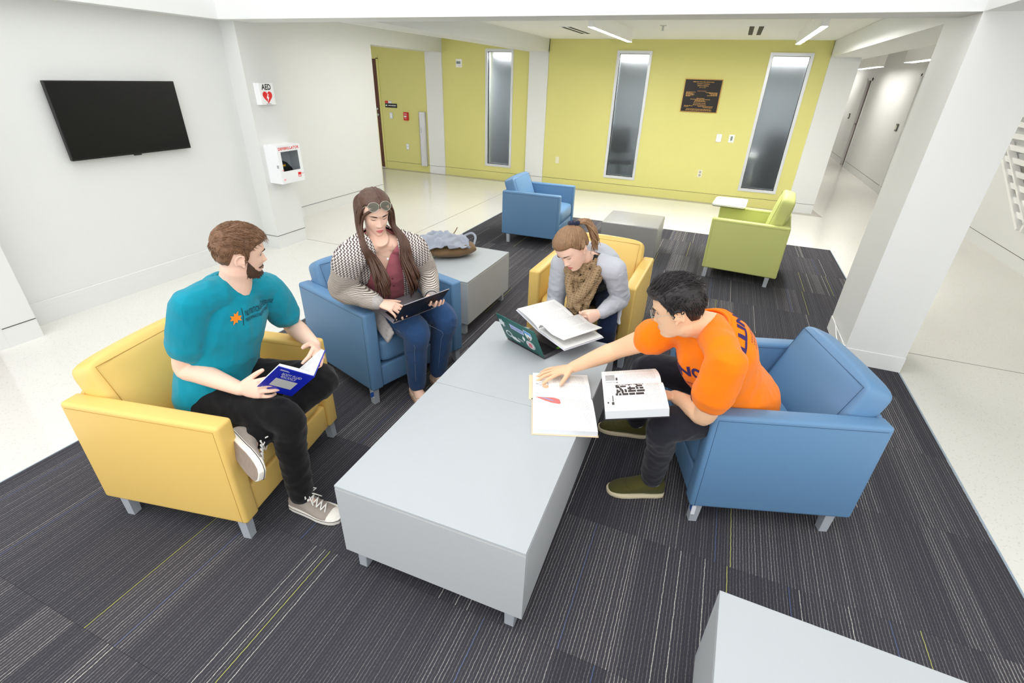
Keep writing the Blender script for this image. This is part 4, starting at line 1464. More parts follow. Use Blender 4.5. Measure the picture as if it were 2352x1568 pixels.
def short_hair(name, M, m, parent, loc, line_front=.178, top=.020, side=.009, spikes=240, seed=1, spike_len=.030, lift=.3, fwd=.35, sweep=0.0, back_low=.075, side_low=.105, quiff=0.0, r0=.0036, up=0.0, burn=None):
    rnd = random.Random(seed)
    Fc = Face(loc)
    line = hairline_fn(line_front, side_low, back_low, burn)
    cap = hair_cap(Fc, line, top, side, seed, 1.0, .25, quiff)
    for _ in range(spikes):
        a = rnd.uniform(0, 2 * pi)
        u = rnd.uniform(.05, 1) ** .7
        zl = line(a if a <= pi else 2 * pi - a)
        elo = math.atan2(zl - CEN.z, .085)
        e = elo + (pi / 2 - elo) * u
        p, d = scalp(Fc, a, e)
        k = max(0, min(1, (p.z - .12) / .09))
        th = side + (top - side) * k + quiff * math.exp(-((p.y - .07) / .035) ** 2 - ((p.z - .20) / .03) ** 2)
        L = spike_len * (.4 + .6 * k) * rnd.uniform(.6, 1.15)
        flow = V((sweep, fwd, up)) if k > .4 else V((0, -.35, -.9))
        flow += V((rnd.uniform(-.35, .35), rnd.uniform(-.3, .3), rnd.uniform(-.15, .15)))
        t = (flow - d * flow.dot(d))
        t = (t.normalized() + d * lift * (.3 + .9 * k)).normalized()
        b = p + d * (th * .88)
        q = [b - t * L * .25, b + (t * .9 + d * .08).normalized() * L * .4, b + t * L]
        cap.tube(q, [r0 * .5, r0, .0004], 4)
    me = cap.mesh(name)
    me.transform(M)
    return link(name, me, m, parent, True)

def beard(name, M, m, parent, loc, seed=3, low=.0, high=.075):
    """Beard as a swelling shell over jaw, chin and lip with short bristles."""
    rnd = random.Random(seed)
    Fc = Face(loc)
    mb = MB()
    cen = V((0, -.005, .075))
    def dens(a, z):
        # a: angle from the front; 0..pi
        if a > 1.34: return 0
        top = .040 + .062 * min(1, max(0, (a - .45) / .9)) ** 1.2
        if a < .55 and .0575 < z < .0665: return 1
        if a < .34 and .039 < z < .0575: return 0
        if a < .34 and .036 < z <= .039: return .5
        return 1 if z < max(top, .040) else 0
    vs, fs, idx = [], [], {}
    NA, NZ = 60, 30
    for i in range(NZ):
        z = .003 + .109 * i / (NZ - 1)
        for k in range(NA + 1):
            a = -1.8 + 3.6 * k / NA
            d = V((sin(a), cos(a), 0)).normalized()
            h = Fc.t.ray_cast(V((0, 0, z + .0)) + d * .3, -d)
            hit = h[0] is not None
            p = h[0] if hit else V((0, .035, z + .01))
            D = dens(abs(a), z) if hit else 0
            idx[(i, k)] = len(vs)
            vs.append(p + d * ((.0045 if D > .6 else .002) * (1 if D else -1) * (.8 if abs(a) > 1.2 else 1) - (0 if D else .002) + mnoise.noise(p * 160) * .0018))
    for i in range(NZ - 1):
        for k in range(NA):
            fs.append((idx[(i, k)], idx[(i, k + 1)], idx[(i + 1, k + 1)], idx[(i + 1, k)]))
    mb.add(vs, fs)
    for _ in range(420):
        a = rnd.uniform(-1.7, 1.7); z = rnd.uniform(.004, .105)
        if dens(abs(a), z) < .6: continue
        d = V((sin(a), cos(a), 0)).normalized()
        h = Fc.t.ray_cast(V((0, 0, z)) + d * .3, -d)
        if h[0] is None: continue
        p = h[0] + d * .002
        t = (d * .45 + V((rnd.uniform(-.2, .2), .1, -.9))).normalized()
        mb.tube([p, p + t * .004, p + t * .008], [.0022, .0017, .0004], 4)
    me = mb.mesh(name); me.transform(M)
    return link(name, me, m, parent, True)

PT = thing('person', 'person in teal T-shirt and black trousers holding a blue book', 'person', (-1.9, 1.19, 0))
def rel(o, root):
    """Parts are modelled in world space; keep them there under the root."""
    o.matrix_parent_inverse = root.matrix_basis.inverted() if False else Matrix.Translation(-V(root.location))
    return o
def plink(name, me, m, root, smooth=True):
    o = link(name, me, m, None, smooth)
    o.parent = root
    if root.parent is None:
        o.matrix_parent_inverse = Matrix.Translation(-V(root.location))
    return o

J = POSE_T
fwdT, leftT, upT = body_axes(J)
HT = head_frame((-1.694, 1.314, 1.146), (.45, .87, -.18), (.22, .08, .95), .92)
body = MB()
hl = head_mesh(body, HT, jaw=1.05)
add_neck(body, J, HT, .060)
bendT = -fwdT * .035
add_torso(body, J, MALE, bendT, -.012)
add_shoulders(body, J, .048)
for s in 'RL':
    add_arm(body, J, s, 1.05)
    add_leg(body, J, s, .95)
    V_a = V(J['an' + s])
handR, fR, tR, nR = hand(body, J['wrR'], (.97, .12, .20), (-.15, .25, 1), 1.0, curl=(14, 20, 26, 34), pip=(12, 24, 34, 40), thumb_out=34, thumb_curl=4, palm_n=(-.44, .76, .48))
handL, fL, tL, nL = hand(body, J['wrL'], (.80, -.60, .02), (-.35, -.40, .85), 1.0, curl=(28, 30, 32, 34), pip=(26, 28, 30, 32), thumb_out=38, thumb_curl=6, palm_n=(.2, -.3, -.5))
SHOE_T = {'R': foot_frame((J['anR'][0], J['anR'][1], .1025), (.995, .06, 0)), 'L': foot_frame(V(J['anL']), (.93, -.28, -.22), (.13, .85, -.15))}
for s in 'RL':
    Ms = SHOE_T[s]
    limb(body, [V(J['an' + s]), Ms @ V((0, .04, -.05)), Ms @ V((0, .14, -.075))], [.034, .030, .014])
bodyT = plink('body', solid(body, 'body', .0042, 3), m_skin_a, PT)
FT = face_parts(bodyT, hl, HT, m_brow_br, m_lip_m, m_lash, 'open', .0030, .0034, m_eye_w, m_iris)
nails(bodyT, handR + handL, m_nail)
short_hair('hair', HT, m_hair_br, bodyT, hl, line_front=.176, top=.018, side=.008, spikes=2200, seed=2, spike_len=.034, fwd=.8, sweep=.25, lift=.07, r0=.0017, burn=.100, side_low=.142, back_low=.066, quiff=.006)
beard('beard', HT, m_beard, bodyT, hl)
MB().tube([V(handL[2][0]) + (nL.cross(fL) * .0 + V((.0095 * cos(k * pi / 6), 0, .0095 * sin(k * pi / 6)))) - V(handL[2][1]) * .045 for k in range(12)], .0022, 6, closed=True).build('ring', mat('dark_ring', srgb(40, 38, 36), 0.3, metal=.8), bodyT)

# teal shirt
m_teal = cloth('teal_jersey', srgb(12, 140, 162), .85, .12)
sh = MB()
TS_PROF = [(-.10, .176, .130, .020), (-.04, .182, .138, .022), (.06, .178, .134, .024), (.18, .170, .128, .026), (.32, .162, .122, .026), (.46, .165, .124, .024), (.60, .174, .127, .018), (.74, .178, .121, .010), (.86, .156, .102, 0), (.93, .112, .084, -.004), (.985, .082, .072, -.002)]
add_torso(sh, J, TS_PROF, bendT, .010)
add_shoulders(sh, J, .054, .010)
for s in 'RL':
    a, e = V(J['sh' + s]), V(J['el' + s])
    limb(sh, [a, a.lerp(e, .3), a.lerp(e, .62)], [.070, .073, .071], 18, 5)
    k = a.lerp(e, .62); dd = (e - a).normalized()
    limb(sh, [k - dd * .012, k + dd * .004], [.0735, .0735], 18, 2)
# rolled hem on the lap
hem = torso_rings(J, [(-.03, .186, .142, .024)], bendT, .012)
c, x, f, tan, w, d, fs = hem[0]
shm = solid(sh, 'shirt', .006, 4, wrinkle=(.009, 11, (1, 1, .55), 3.1))
shirtT = plink('shirt', shm, m_teal, PT)
bT = bvh_of(shm)
ncol = MB()
col_r = torso_rings(J, [(.995, .076, .066, .004)], bendT, .004)[0]
cc, xx, ff, tt = col_r[0], col_r[1], col_r[2], col_r[3]
neckpts = []
for k in range(28):
    a = 2 * pi * k / 28
    p = cc + xx * (.083 * cos(a)) + ff * (.074 * sin(a) + .004) - tt * (.030 * max(0, sin(a)) ** 1.5) + tt * .010
    neckpts.append(p)
ncol.tube(neckpts, .0065, 7, closed=True)
o = ncol.build('collar', m_teal, None, True); o.parent = shirtT; 
# chest print
m_print_o = mat('print_orange', srgb(250, 140, 30), .8)
m_print_k = mat('print_navy', srgb(22, 44, 60), .8)
chest = torso_rings(J, [(.70, .18, .13, .01)], bendT, .01)[0]
pc = chest[0] + chest[2] * .13
Tm = frame_M(pc + leftT * .018 + upT * .068, leftT, upT)      # text runs to the wearer's left
def chest_print(name, me, m, parent, T, bvh, d):
    project_text(me, T, bvh, d, .0022)
    return plink_sub(name, me, m, parent)
def plink_sub(name, me, m, parent):
    o = link(name, me, m, None, False)
    o.parent = parent
    return o
def sized_text(s, w, h, x0, y0, **k):
    me = text_mesh(s, .05, **k)
    xs = [v.co.x for v in me.vertices]; ys = [v.co.y for v in me.vertices]
    for v in me.vertices:
        v.co.x = x0 + (v.co.x - min(xs)) / (max(xs) - min(xs)) * w
        v.co.y = y0 + (v.co.y - min(ys)) / (max(ys) - min(ys)) * h
    return me
chest_print('print_lettering', sized_text('NUTRITION & EXERCISE', .175, .023, -.045, .004), m_print_k, shirtT, Tm, bT, -fwdT)
chest_print('print_lettering', sized_text('PERFORMANCE RESEARCH GROUP', .165, .014, -.045, -.019), m_print_k, shirtT, Tm, bT, -fwdT)
lg = MB().box(-.055, -.053, -.034, .036, 0, .0).mesh('b'); 
lgm = MB().quad((-.056, -.034, 0), (-.0535, -.034, 0), (-.0535, .036, 0), (-.056, .036, 0)).mesh('print_rule')
chest_print('print_rule', lgm, m_print_k, shirtT, Tm, bT, -fwdT)
star = []
for k in range(16):
    r = (.026, .013, .030, .016, .022, .011, .027, .018)[k % 8]
    star.append((-.084 + r * cos(k * pi / 8 + .3), .0 + r * sin(k * pi / 8 + .3), 0))
lgm = MB().add(star, [tuple(range(16))]).mesh('print_emblem')
chest_print('print_emblem', lgm, m_print_o, shirtT, Tm, bT, -fwdT)

# black trousers
m_blackjean = cloth('black_denim', srgb(14, 13, 15), .8, .15, 30, 900, .2)
tr = MB()
add_torso(tr, J, [(-.24, .12, .10, .02), (-.15, .165, .122, .015), (-.05, .178, .128, .012), (.05, .172, .124, .016), (.10, .165, .118, .018)], bendT, .004)
for s in 'RL':
    add_leg(tr, J, s, .98, .010, ank=.045, knee=.062)
plink('trousers', solid(tr, 'trousers', .007, 4, wrinkle=(.005, 16, (1, 1, 1), 8.2)), m_blackjean, PT)

# canvas sneakers
m_canvas = cloth('grey_canvas', srgb(158, 148, 138), .9, .08, 40, 500, .2)
m_rubber = mat('white_rubber', srgb(236, 232, 222), .5)
m_rubber_line = mat('dark_foxing', srgb(60, 54, 56), .6)
m_tread = mat('brown_tread', srgb(150, 134, 122), .8, noise=(60, .2))
m_lace = mat('white_lace', srgb(232, 230, 224), .8)
def sneaker(M, parent):
    S = empty('shoe'); S.parent = parent
    if parent.parent is None:
        S.matrix_parent_inverse = Matrix.Translation(-V(parent.location))
    # local: y to the toe, origin at the ankle, floor at z=-.10
    up = MB()
    foot_loft(up, M, [(-.066, .020, 0, -.045), (-.060, .031, 0, -.020), (-.040, .036, 0, .004), (-.005, .038, 0, .010), (.03, .040, .001, -.010), (.065, .042, .003, -.032), (.10, .046, .005, -.044), (.135, .046, .006, -.052), (.165, .042, .004, -.060), (.188, .032, .001, -.066), (.199, .016, 0, -.074)], -.092)
    link('upper', solid(up, 'upper', .0045, 3), m_canvas, S, True)
    def outline(g):
        return [(-.066 - g, .020 + g), (-.058 - g, .031 + g), (-.035, .037 + g), (.03, .041 + g), (.065, .044 + g), (.10, .049 + g), (.135, .049 + g), (.165, .045 + g), (.188, .036 + g), (.202 + g, .018 + g)]
    def slab(g, z0, z1):
        o = outline(g)
        poly = [(w, y) for y, w in o] + [(-w, y) for y, w in reversed(o)]
        return MB().prism(poly, z0, z1, M)
    me = slab(.003, -.100, -.072).mesh('sole'); bevel_mesh(me, .004, 2); link('sole', me, m_rubber, S)
    me = slab(.0042, -.0800, -.0775).mesh('foxing_stripe'); link('foxing_stripe', me, m_rubber_line, S)
    me = slab(-.004, -.1025, -.0995).mesh('tread'); link('tread', me, m_tread, S)
    tc = MB(); foot_loft(tc, M, [(.150, .044, .005, -.054), (.165, .0435, .004, -.0575), (.188, .034, .001, -.063), (.201, .018, 0, -.072)], -.090)
    link('toe_cap', solid(tc, 'toe_cap', .0045, 2), m_rubber, S, True)
    for k in range(5):
        y = .030 + .021 * k
        z = -.004 - .0105 * k
        MB().tube([M @ V((-.022, y, z)), M @ V((-.008, y + .006, z + .007)), M @ V((.008, y + .006, z + .007)), M @ V((.024, y, z))], .0032, 6).build('lace', m_lace, S, True)
        MB().tube([M @ V((-.022, y, z)), M @ V((.0, y + .012, z + .008)), M @ V((.022, y + .02, z - .008))], .003, 6).build('lace', m_lace, S, True)
    for sg in (-1, 1):
        MB().tube([M @ V(p) for p in ((0, .03, .012), (sg * .02, .04, .026), (sg * .036, .055, .012), (sg * .022, .045, .004), (0, .03, .010))], .003, 6).build('lace', m_lace, S, True)
        MB().tube([M @ V(p) for p in ((0, .03, .010), (sg * .014, .06, .0), (sg * .03, .085, -.022))], .0026, 6).build('lace', m_lace, S, True)
    return S
for s in 'RL':
    sneaker(SHOE_T[s], PT)

# ================================================================== PERSON IN THE KNITTED CARDIGAN
J = POSE_W = {"head": (-1.6417, 2.1349, 1.1167), "neck": (-1.655, 2.140, 0.985), "shR": (-1.7066, 1.9451, 0.925), "shL": (-1.530, 2.285, 0.915), "elR": (-1.8083, 1.98, 0.7236), "wrR": (-1.5658, 1.9661, 0.692), "elL": (-1.5393, 2.4204, 0.72), "wrL": (-1.391, 2.2329, 0.6663),
     "pel": (-1.8134, 2.3568, 0.5469), "hipR": (-1.8184, 2.2497, 0.525), "hipL": (-1.7657, 2.4506, 0.525), "knR": (-1.4289, 2.0976, 0.495), "anR": (-1.4615, 2.1242, 0.1014), "knL": (-1.3643, 2.3138, 0.495), "anL": (-1.42, 2.3105, 0.1024)}
PW = thing('person', 'person in knitted cardigan and mauve top typing on a dark laptop', 'person', (-1.8, 2.35, 0))
fwdW, leftW, upW = body_axes(J)
HW = head_frame((-1.655, 2.135, 1.138), (.75, -.56, -.35), (.22, -.2, .94), .96)
WPROF = scale_prof(MALE, 1.10, 1.24)
bendW = -fwdW * .02
body = MB()
hl = head_mesh(body, HW, jaw=.93, nose=.82, cheek=.004)
add_neck(body, J, HW, .053)
add_torso(body, J, WPROF, bendW, -.012)
add_shoulders(body, J, .050)
for s in 'RL':
    add_arm(body, J, s, 1.08, wr=.025)
    add_leg(body, J, s, 1.12, ank=.036)
hR = hand(body, J['wrR'], (.93, .25, -.18), (.0, .95, .25), .93, curl=(20, 22, 24, 26), pip=(24, 26, 28, 30), palm_n=(0, 0, -1), thumb_out=40, thumb_curl=8)
hL = hand(body, J['wrL'], (.62, -.72, -.25), (-.72, -.62, .2), .93, curl=(24, 26, 28, 30), pip=(30, 32, 34, 36), palm_n=(0, 0, 1), thumb_out=36)
FOOT_W = {'R': foot_frame((-1.462, 2.118, .098), (.80, -.52, -.06)), 'L': foot_frame((-1.418, 2.303, .098), (.86, -.42, -.06))}
for s in 'RL':
    foot_loft(body, FOOT_W[s], [(-.058, .018, 0, -.035), (-.050, .027, 0, -.01), (-.02, .031, 0, .012), (.02, .031, 0, .004), (.06, .034, .002, -.028), (.10, .039, .004, -.05), (.14, .038, .004, -.062), (.17, .028, 0, -.07), (.185, .012, 0, -.078)], -.092)
bodyW = plink('body', solid(body, 'body', .0042, 3), m_skin_a, PW)
face_parts(bodyW, hl, HW, m_brow_dk, m_lip_f, m_lash, 'down', .0026, .0050)
nails(bodyW, hR[0] + hL[0], m_nail, .93)

# long hair: cap plus hanging locks
def long_hair(name, M, m, parent, loc, ends, mids, seed=5):
    rnd = random.Random(seed)
    Fc = Face(loc)
    cap = hair_cap(Fc, hairline_fn(.186, .10, .05), .014, .012, seed, .6, .3)
    Mi = M.inverted()
    Uh = Mi.to_3x3() @ upW; Fh = Mi.to_3x3() @ fwdW
    for s in (-1, 1):
        for i in range(78):
            u = i / 77
            # root along the parting, from forehead to the back of the crown
            y0 = .078 - .165 * u
            p0 = scalp(Fc, 0, pi / 2)[0]
            xr = -.018 + s * .004
            h = Fc.t.ray_cast(V((xr, y0, .5)), V((0, 0, -1)))
            z0 = h[0].z if h[0] is not None else .17
            lay = rnd.uniform(.004, .016)
            yb = .050 - .125 * u + rnd.uniform(-.006, .006)
            e0, e1 = ends[s]
            w = min(1, max(0, (u - .15) * 1.35))
            end = V(e0).lerp(V(e1), w) + V((rnd.uniform(-.02, .02), rnd.uniform(-.02, .02), rnd.uniform(-.045, .03)))
            wj = V((rnd.uniform(-.012, .012), rnd.uniform(-.012, .012), rnd.uniform(-.01, .01))) + (V(e1) - V(e0)) * w * .8
            e = Mi @ end
            pts = [V((xr, y0, z0 + .008 + lay * .3)), V((s * .050, yb * .9 + .012, .196 + lay * .3 - .012 * (u < .2))), V((s * (.076 + lay * .7), yb, .150)), V((s * (.084 + lay), max(yb, .004 - .03 * u), .085)), V((s * (.080 + lay * 1.2), max(yb + .02, .040 - .05 * u), .012)),
                   V((s * .078, max(yb, .02 - .1 * u), -.035)).lerp(e + Uh * .16 + Fh * .02, .45), e + Uh * .10 + Fh * .012 + V((rnd.uniform(-.008, .008), 0, 0)), e]
            if u < .16:   # lock swept across the temple
                pts[1] = V((s * .040, .086 - .02 * abs(u), .182)); pts[2] = V((s * .072, .062, .145)); pts[3] = V((s * .083, .040, .085))
            c = catmull(pts, 5)
            for ii, q in enumerate(c):
                if ii < 14 or q.z > .03: continue
                w_ = M @ q
                d_ = (fwdW * .75 + upW * .35 + (leftW * (.25 if (w_ - V(J['neck'])).dot(leftW) > 0 else -.25))).normalized()
                for bv in wear_bvh:
                    hh = bv.ray_cast(w_ + d_ * .25, -d_, .25)
                    if hh[0] is not None:
                        w_ = hh[0] + d_ * (.004 + lay * .5)
                c[ii] = Mi @ w_
            for _s in range(2):
                c = [c[0]] + [(c[ii - 1] + c[ii] * 2 + c[ii + 1]) / 4 for ii in range(1, len(c) - 1)] + [c[-1]]
            n = len(c)
            cap.tube(c, [.0085 * (1 - .15 * (k / n)) * (1 if k < n * .75 else max(.05, (n - k) / (n * .25))) for k in range(n)], 6)
    me = cap.mesh(name); me.transform(M)
    return link(name, me, m, parent, True)
chW = V(J['neck']) - upW * .20
endsW = {-1: (chW - leftW * .075 + fwdW * .225, chW - leftW * .115 + fwdW * .205 + upW * .03), 1: (chW + leftW * .085 + fwdW * .225 - upW * .03, chW + leftW * .12 + fwdW * .205 + upW * .02)}
# head space +x is the wearer's right when looking out; choose ends by side of the head
sx = 1 if (HW.to_3x3() @ V((1, 0, 0))).dot(leftW) > 0 else -1

# sunglasses pushed up on the hair
m_gold = mat('thin_metal', srgb(196, 190, 176), .3, metal=.8)
def lens_mat(name, col, alpha):
    m = mat(name, col, .05)
    m.node_tree.nodes['Principled BSDF'].inputs['Alpha'].default_value = alpha
    return m
m_tint = lens_mat('tinted_lens', srgb(108, 110, 98), .62)
def spectacles(name, M, parent, m_rim, m_lens, T, rx=.026, rz=.021, gap=.034, rim=.0012, temple=.12, drop=.0, curve=.004):
    S = empty(name); S.parent = parent
    MM = M @ T
    for s in (-1, 1):
        pts = [MM @ V((s * gap + rx * cos(a), -curve * (cos(a) * s + .2), rz * sin(a) - .002 * (1 - abs(cos(a))))) for a in [2 * pi * k / 24 for k in range(24)]]
        MB().tube(pts, rim, 6, closed=True).build('rim', m_rim, S, True)
        MB().add(pts, [tuple(range(24))]).build('lens', m_lens, S)
        MB().tube([MM @ V((s * (gap + rx), -curve, .006)), MM @ V((s * (gap + rx + .012), -.012, .007)), MM @ V((s * (gap + rx + .017), -temple * .7, .004)), MM @ V((s * (gap + rx + .016), -temple, -.016 + drop))], rim * 1.1, 6).build('temple', m_rim, S, True)
    MB().tube([MM @ V((-gap + rx, 0, .004)), MM @ V((0, .003, .008)), MM @ V((gap - rx, 0, .004))], rim * 1.1, 6).build('bridge', m_rim, S, True)
    return S
Tg = Matrix.Translation((0, .090, .2065)) @ Matrix.Rotation(radians(38), 4, 'X')
spectacles('sunglasses', HW, bodyW, m_gold, m_tint, Tg, rx=.029, rz=.025, gap=.033, temple=.10)
# pendant
MB().tube([V(J['neck']) + fwdW * (.03 + .075 * sin(a)) + leftW * (.062 * cos(a)) - upW * (.055 * max(0, sin(a)) ** 2 - .02) for a in [pi * k / 16 for k in range(17)]], .0009, 5).build('necklace', m_gold, bodyW, True)
pn = MB(); ball(pn, V(J['neck']) + fwdW * .112 - upW * .045, .007, .007, .007); pn.build('pendant', m_whiteplastic, bodyW, True)

# mauve top
m_mauve = cloth('mauve_jersey', srgb(182, 104, 114), .85, .08)
top = MB()
MT = [(-.10, .19, .155, .02), (0, .195, .160, .025), (.14, .185, .158, .035), (.30, .172, .150, .04), (.46, .172, .150, .035), (.60, .180, .150, .025), (.74, .182, .138, .012), (.86, .158, .108, 0), (.93, .112, .084, -.004), (.975, .082, .072, -.002)]
add_torso(top, J, MT, bendW, .004)
add_shoulders(top, J, .052, .006)
for s in 'RL':
    a, e = V(J['sh' + s]), V(J['el' + s])
    limb(top, [a, a.lerp(e, .4)], [.066, .066], 16, 4)
tm = solid(top, 'shirt', .0065, 4, wrinkle=(.004, 12, (1, 1, 1.6), 1.3))
RW = torso_rings(J, MT, bendW, 0)
LW = (V(J['neck']) - V(J['pel'])).length
def tloc(p, J=J, fwd=fwdW, left=leftW, up=upW):
    d = V(p) - V(J['pel'])
    t = d.dot(up) / LW
    return t, d.dot(left), d.dot(fwd)
def vneck(p):
    d = V(p) - V(J['neck'])
    t, x, f = d.dot(upW), d.dot(leftW), d.dot(fwdW)
    return (f > .0 and t > -.135 and abs(x) < (t + .135) * .55) or (t > -.01 and d.length < .11)
tm = cut_mesh(tm, vneck, .005)
topW = plink('shirt', tm, m_mauve, PW)
bW = bvh_of(tm)
for k in range(2):
    q = V(J['neck']) - upW * (.175 + .05 * k) + fwdW * .4
    h = bW.ray_cast(q, -fwdW)
    if h[0] is not None:
        bb = MB(); ball(bb, h[0], .0055, .0055, .0055); bb.build('button', mat('plum_button', srgb(110, 52, 64), .4) if 'plum_button' not in MATS else MATS['plum_button'], topW, True)

# cardigan
def knit(name, dark, light, kind):
    m = bpy.data.materials.new(name)
    t = NT(m)
    tc = t.n('TexCoord')
    sp = t.n('SeparateXYZ'); t.l(tc.outputs['Object'], sp.inputs[0])
    nz = t.n('TexNoise'); nz.inputs['Scale'].default_value = 30; nz.inputs['Detail'].default_value = 2
    t.l(tc.outputs['Object'], nz.inputs['Vector'])
    wob = t.math('MULTIPLY', t.math('SUBTRACT', nz.outputs['Fac'], .5), .9)
    if kind == 'stripe':
        v = t.math('SINE', t.math('ADD', t.math('MULTIPLY', sp.outputs[2], 2 * pi / .0074), t.math('MULTIPLY', wob, 4.0)))
    else:
        h = t.math('ADD', t.math('MULTIPLY', sp.outputs[0], .78), t.math('MULTIPLY', sp.outputs[1], .62))
        u1 = t.math('ADD', t.math('MULTIPLY', h, 2 * pi / .017), wob)
        u2 = t.math('ADD', t.math('MULTIPLY', sp.outputs[2], 2 * pi / .015), wob)
        zig = t.math('SINE', t.math('ADD', u1, t.math('MULTIPLY', t.math('SINE', u2), 1.5)))
        v = t.math('ADD', zig, t.math('MULTIPLY', t.math('SINE', t.math('MULTIPLY', u2, 2.0)), .45))
    f = t.math('MINIMUM', t.math('MAXIMUM', t.math('ADD', t.math('MULTIPLY', v, 1.1), .58), 0.0), 1.0)
    t.l(t.mix(f, dark, light), t.p.inputs['Base Color'])
    t.p.inputs['Roughness'].default_value = .95
    t.p.inputs['Specular IOR Level'].default_value = .1
    bp = t.n('Bump'); bp.inputs['Strength'].default_value = .6; bp.inputs['Distance'].default_value = .003
    t.l(f, bp.inputs['Height']); t.l(bp.outputs['Normal'], t.p.inputs['Normal'])
    return m
m_knit_b = knit('houndstooth_knit', srgb(92, 80, 80), srgb(228, 220, 214), 'check')
m_knit_s = knit('striped_knit', srgb(120, 106, 100), srgb(226, 218, 208), 'stripe')
m_knit_e = cloth('grey_marl_knit', srgb(186, 180, 176), .95, .25, 90, 500, .6)
cd_ = MB()
CP = [(-.16, .215, .165, .01), (-.06, .222, .178, .015), (.10, .212, .178, .022), (.28, .200, .170, .028), (.46, .198, .166, .026), (.62, .202, .160, .018), (.76, .200, .145, .008), (.88, .172, .114, -.004), (.95, .124, .090, -.01), (1.0, .092, .078, -.012)]
add_torso(cd_, J, CP, bendW, .004)
add_shoulders(cd_, J, .056, .008)
for s in 'RL':
    nk = V(J['neck'])
    limb(cd_, [nk - fwdW * .025 - upW * .01, nk.lerp(V(J['sh' + s]), .5) + upW * .012 - fwdW * .01, V(J['sh' + s])], [.060, .066, .074], 16, 5)
for s in 'RL':
    a, e = V(J['sh' + s]), V(J['el' + s])
    limb(cd_, [a, a.lerp(e, .25)], [.074, .076], 16, 3)
cm = solid(cd_, 'cardigan', .0085, 4, wrinkle=(.004, 9, (1, 1, 1), 4.4))
def front_open(p):
    d = V(p) - V(J['neck'])
    t, x, f = d.dot(upW), d.dot(leftW), d.dot(fwdW)
    x -= .012
    half = .064 + .061 * min(1, max(0, -t / .30)) + (.04 if t < -.38 else 0)
    if t > -.005 and d.length < .105: return True
    return f > .02 and abs(x) < half
cm = cut_mesh(cm, front_open, .010, 10)
cardW = plink('cardigan', cm, m_knit_b, PW)
# knitted edge band
bmx = bmesh.new(); bmx.from_mesh(cm)
bmx.free()
bC = bvh_of(cm)
for sd in (-1, 1):
    pts = []
    for k in range(16):
        t = -.02 - .40 * k / 15
        half = .064 + .061 * min(1, max(0, -t / .30))
        o = V(J['neck']) + upW * t + leftW * (.012 + sd * (half + .008)) + fwdW * .5
        h = bC.ray_cast(o, -fwdW)
        if h[0] is not None and (h[0] - V(J['pel'])).dot(fwdW) > -.02: pts.append(h[0])
    if len(pts) > 3:
        bnd = MB(); limb(bnd, catmull(pts, 2), [.014] * (2 * (len(pts) - 1) + 1), 8, 1, flat=(fwdW, .45)); bnd.build('front_band', m_knit_e, cardW, True)
for s in 'RL':
    a, e, w = V(J['sh' + s]), V(J['el' + s]), V(J['wr' + s])
    sl = MB()
    limb(sl, [a, a.lerp(e, .5), e, e.lerp(w, .4), e.lerp(w, .86)], [.075, .078, .072, .064, .050], 20, 6)
    so = solid(sl, 'sleeve', .0075, 3, wrinkle=(.0055, 14, (1, 1, 1.4), 6.0 if s == 'R' else 2.0))
    so_ = link('sleeve', so, m_knit_s, cardW, True)
    cf = MB(); k0 = e.lerp(w, .80); k1 = e.lerp(w, .97)
    limb(cf, [k0, k1], [.050, .041], 16, 3)
    link('cuff', solid(cf, 'cuff', .006, 2), m_knit_e, cardW, True)
# cardigan tail lying beside the thigh
tail = MB()
q0 = V(J['hipR']) - leftW * .10 + fwdW * .02 + V((0, 0, .05))
rows = []
for i in range(9):
    u = i / 8
    c = q0.lerp(V((-1.545, 2.02, .455)), u)
    rows.append((c + V((0, 0, .03 * sin(pi * u))), V((0, 0, .055 - .02 * u)) + V((.02, .01, 0)), V((-.25, -.45, 0)).normalized() * .012))
loft(tail, rows, 14)
link('tail', solid(tail, 'tail', .006, 3, wrinkle=(.006, 18, (1, 1, 1), 9.1)), m_knit_e, cardW, True)
wear_bvh = [bC, bW]
nkW = V(J['neck'])
midsW = {1: (nkW + leftW * .092 + fwdW * .135 + upW * .012, nkW + leftW * .095 + fwdW * .195 - upW * .075), -1: (nkW - leftW * .080 + fwdW * .178 + upW * .040, nkW - leftW * .088 + fwdW * .226 - upW * .06)}
long_hair('hair', HW, m_hair_dk, bodyW, hl, {1: endsW[sx], -1: endsW[-sx]}, {1: midsW[sx], -1: midsW[-sx]})
# watch
m_watch = mat('black_strap', srgb(24, 22, 24), .5)
el, wr = V(J['elL']), V(J['wrL'])
ax = (wr - el).normalized(); s1 = ax.orthogonal().normalized(); s2 = ax.cross(s1)
MB().tube([wr + ax * .006 + s1 * (.031 * cos(a)) + s2 * (.031 * sin(a)) for a in [2 * pi * k / 20 for k in range(20)]], .0065, 8, closed=True).build('watch', m_watch, bodyW, True)

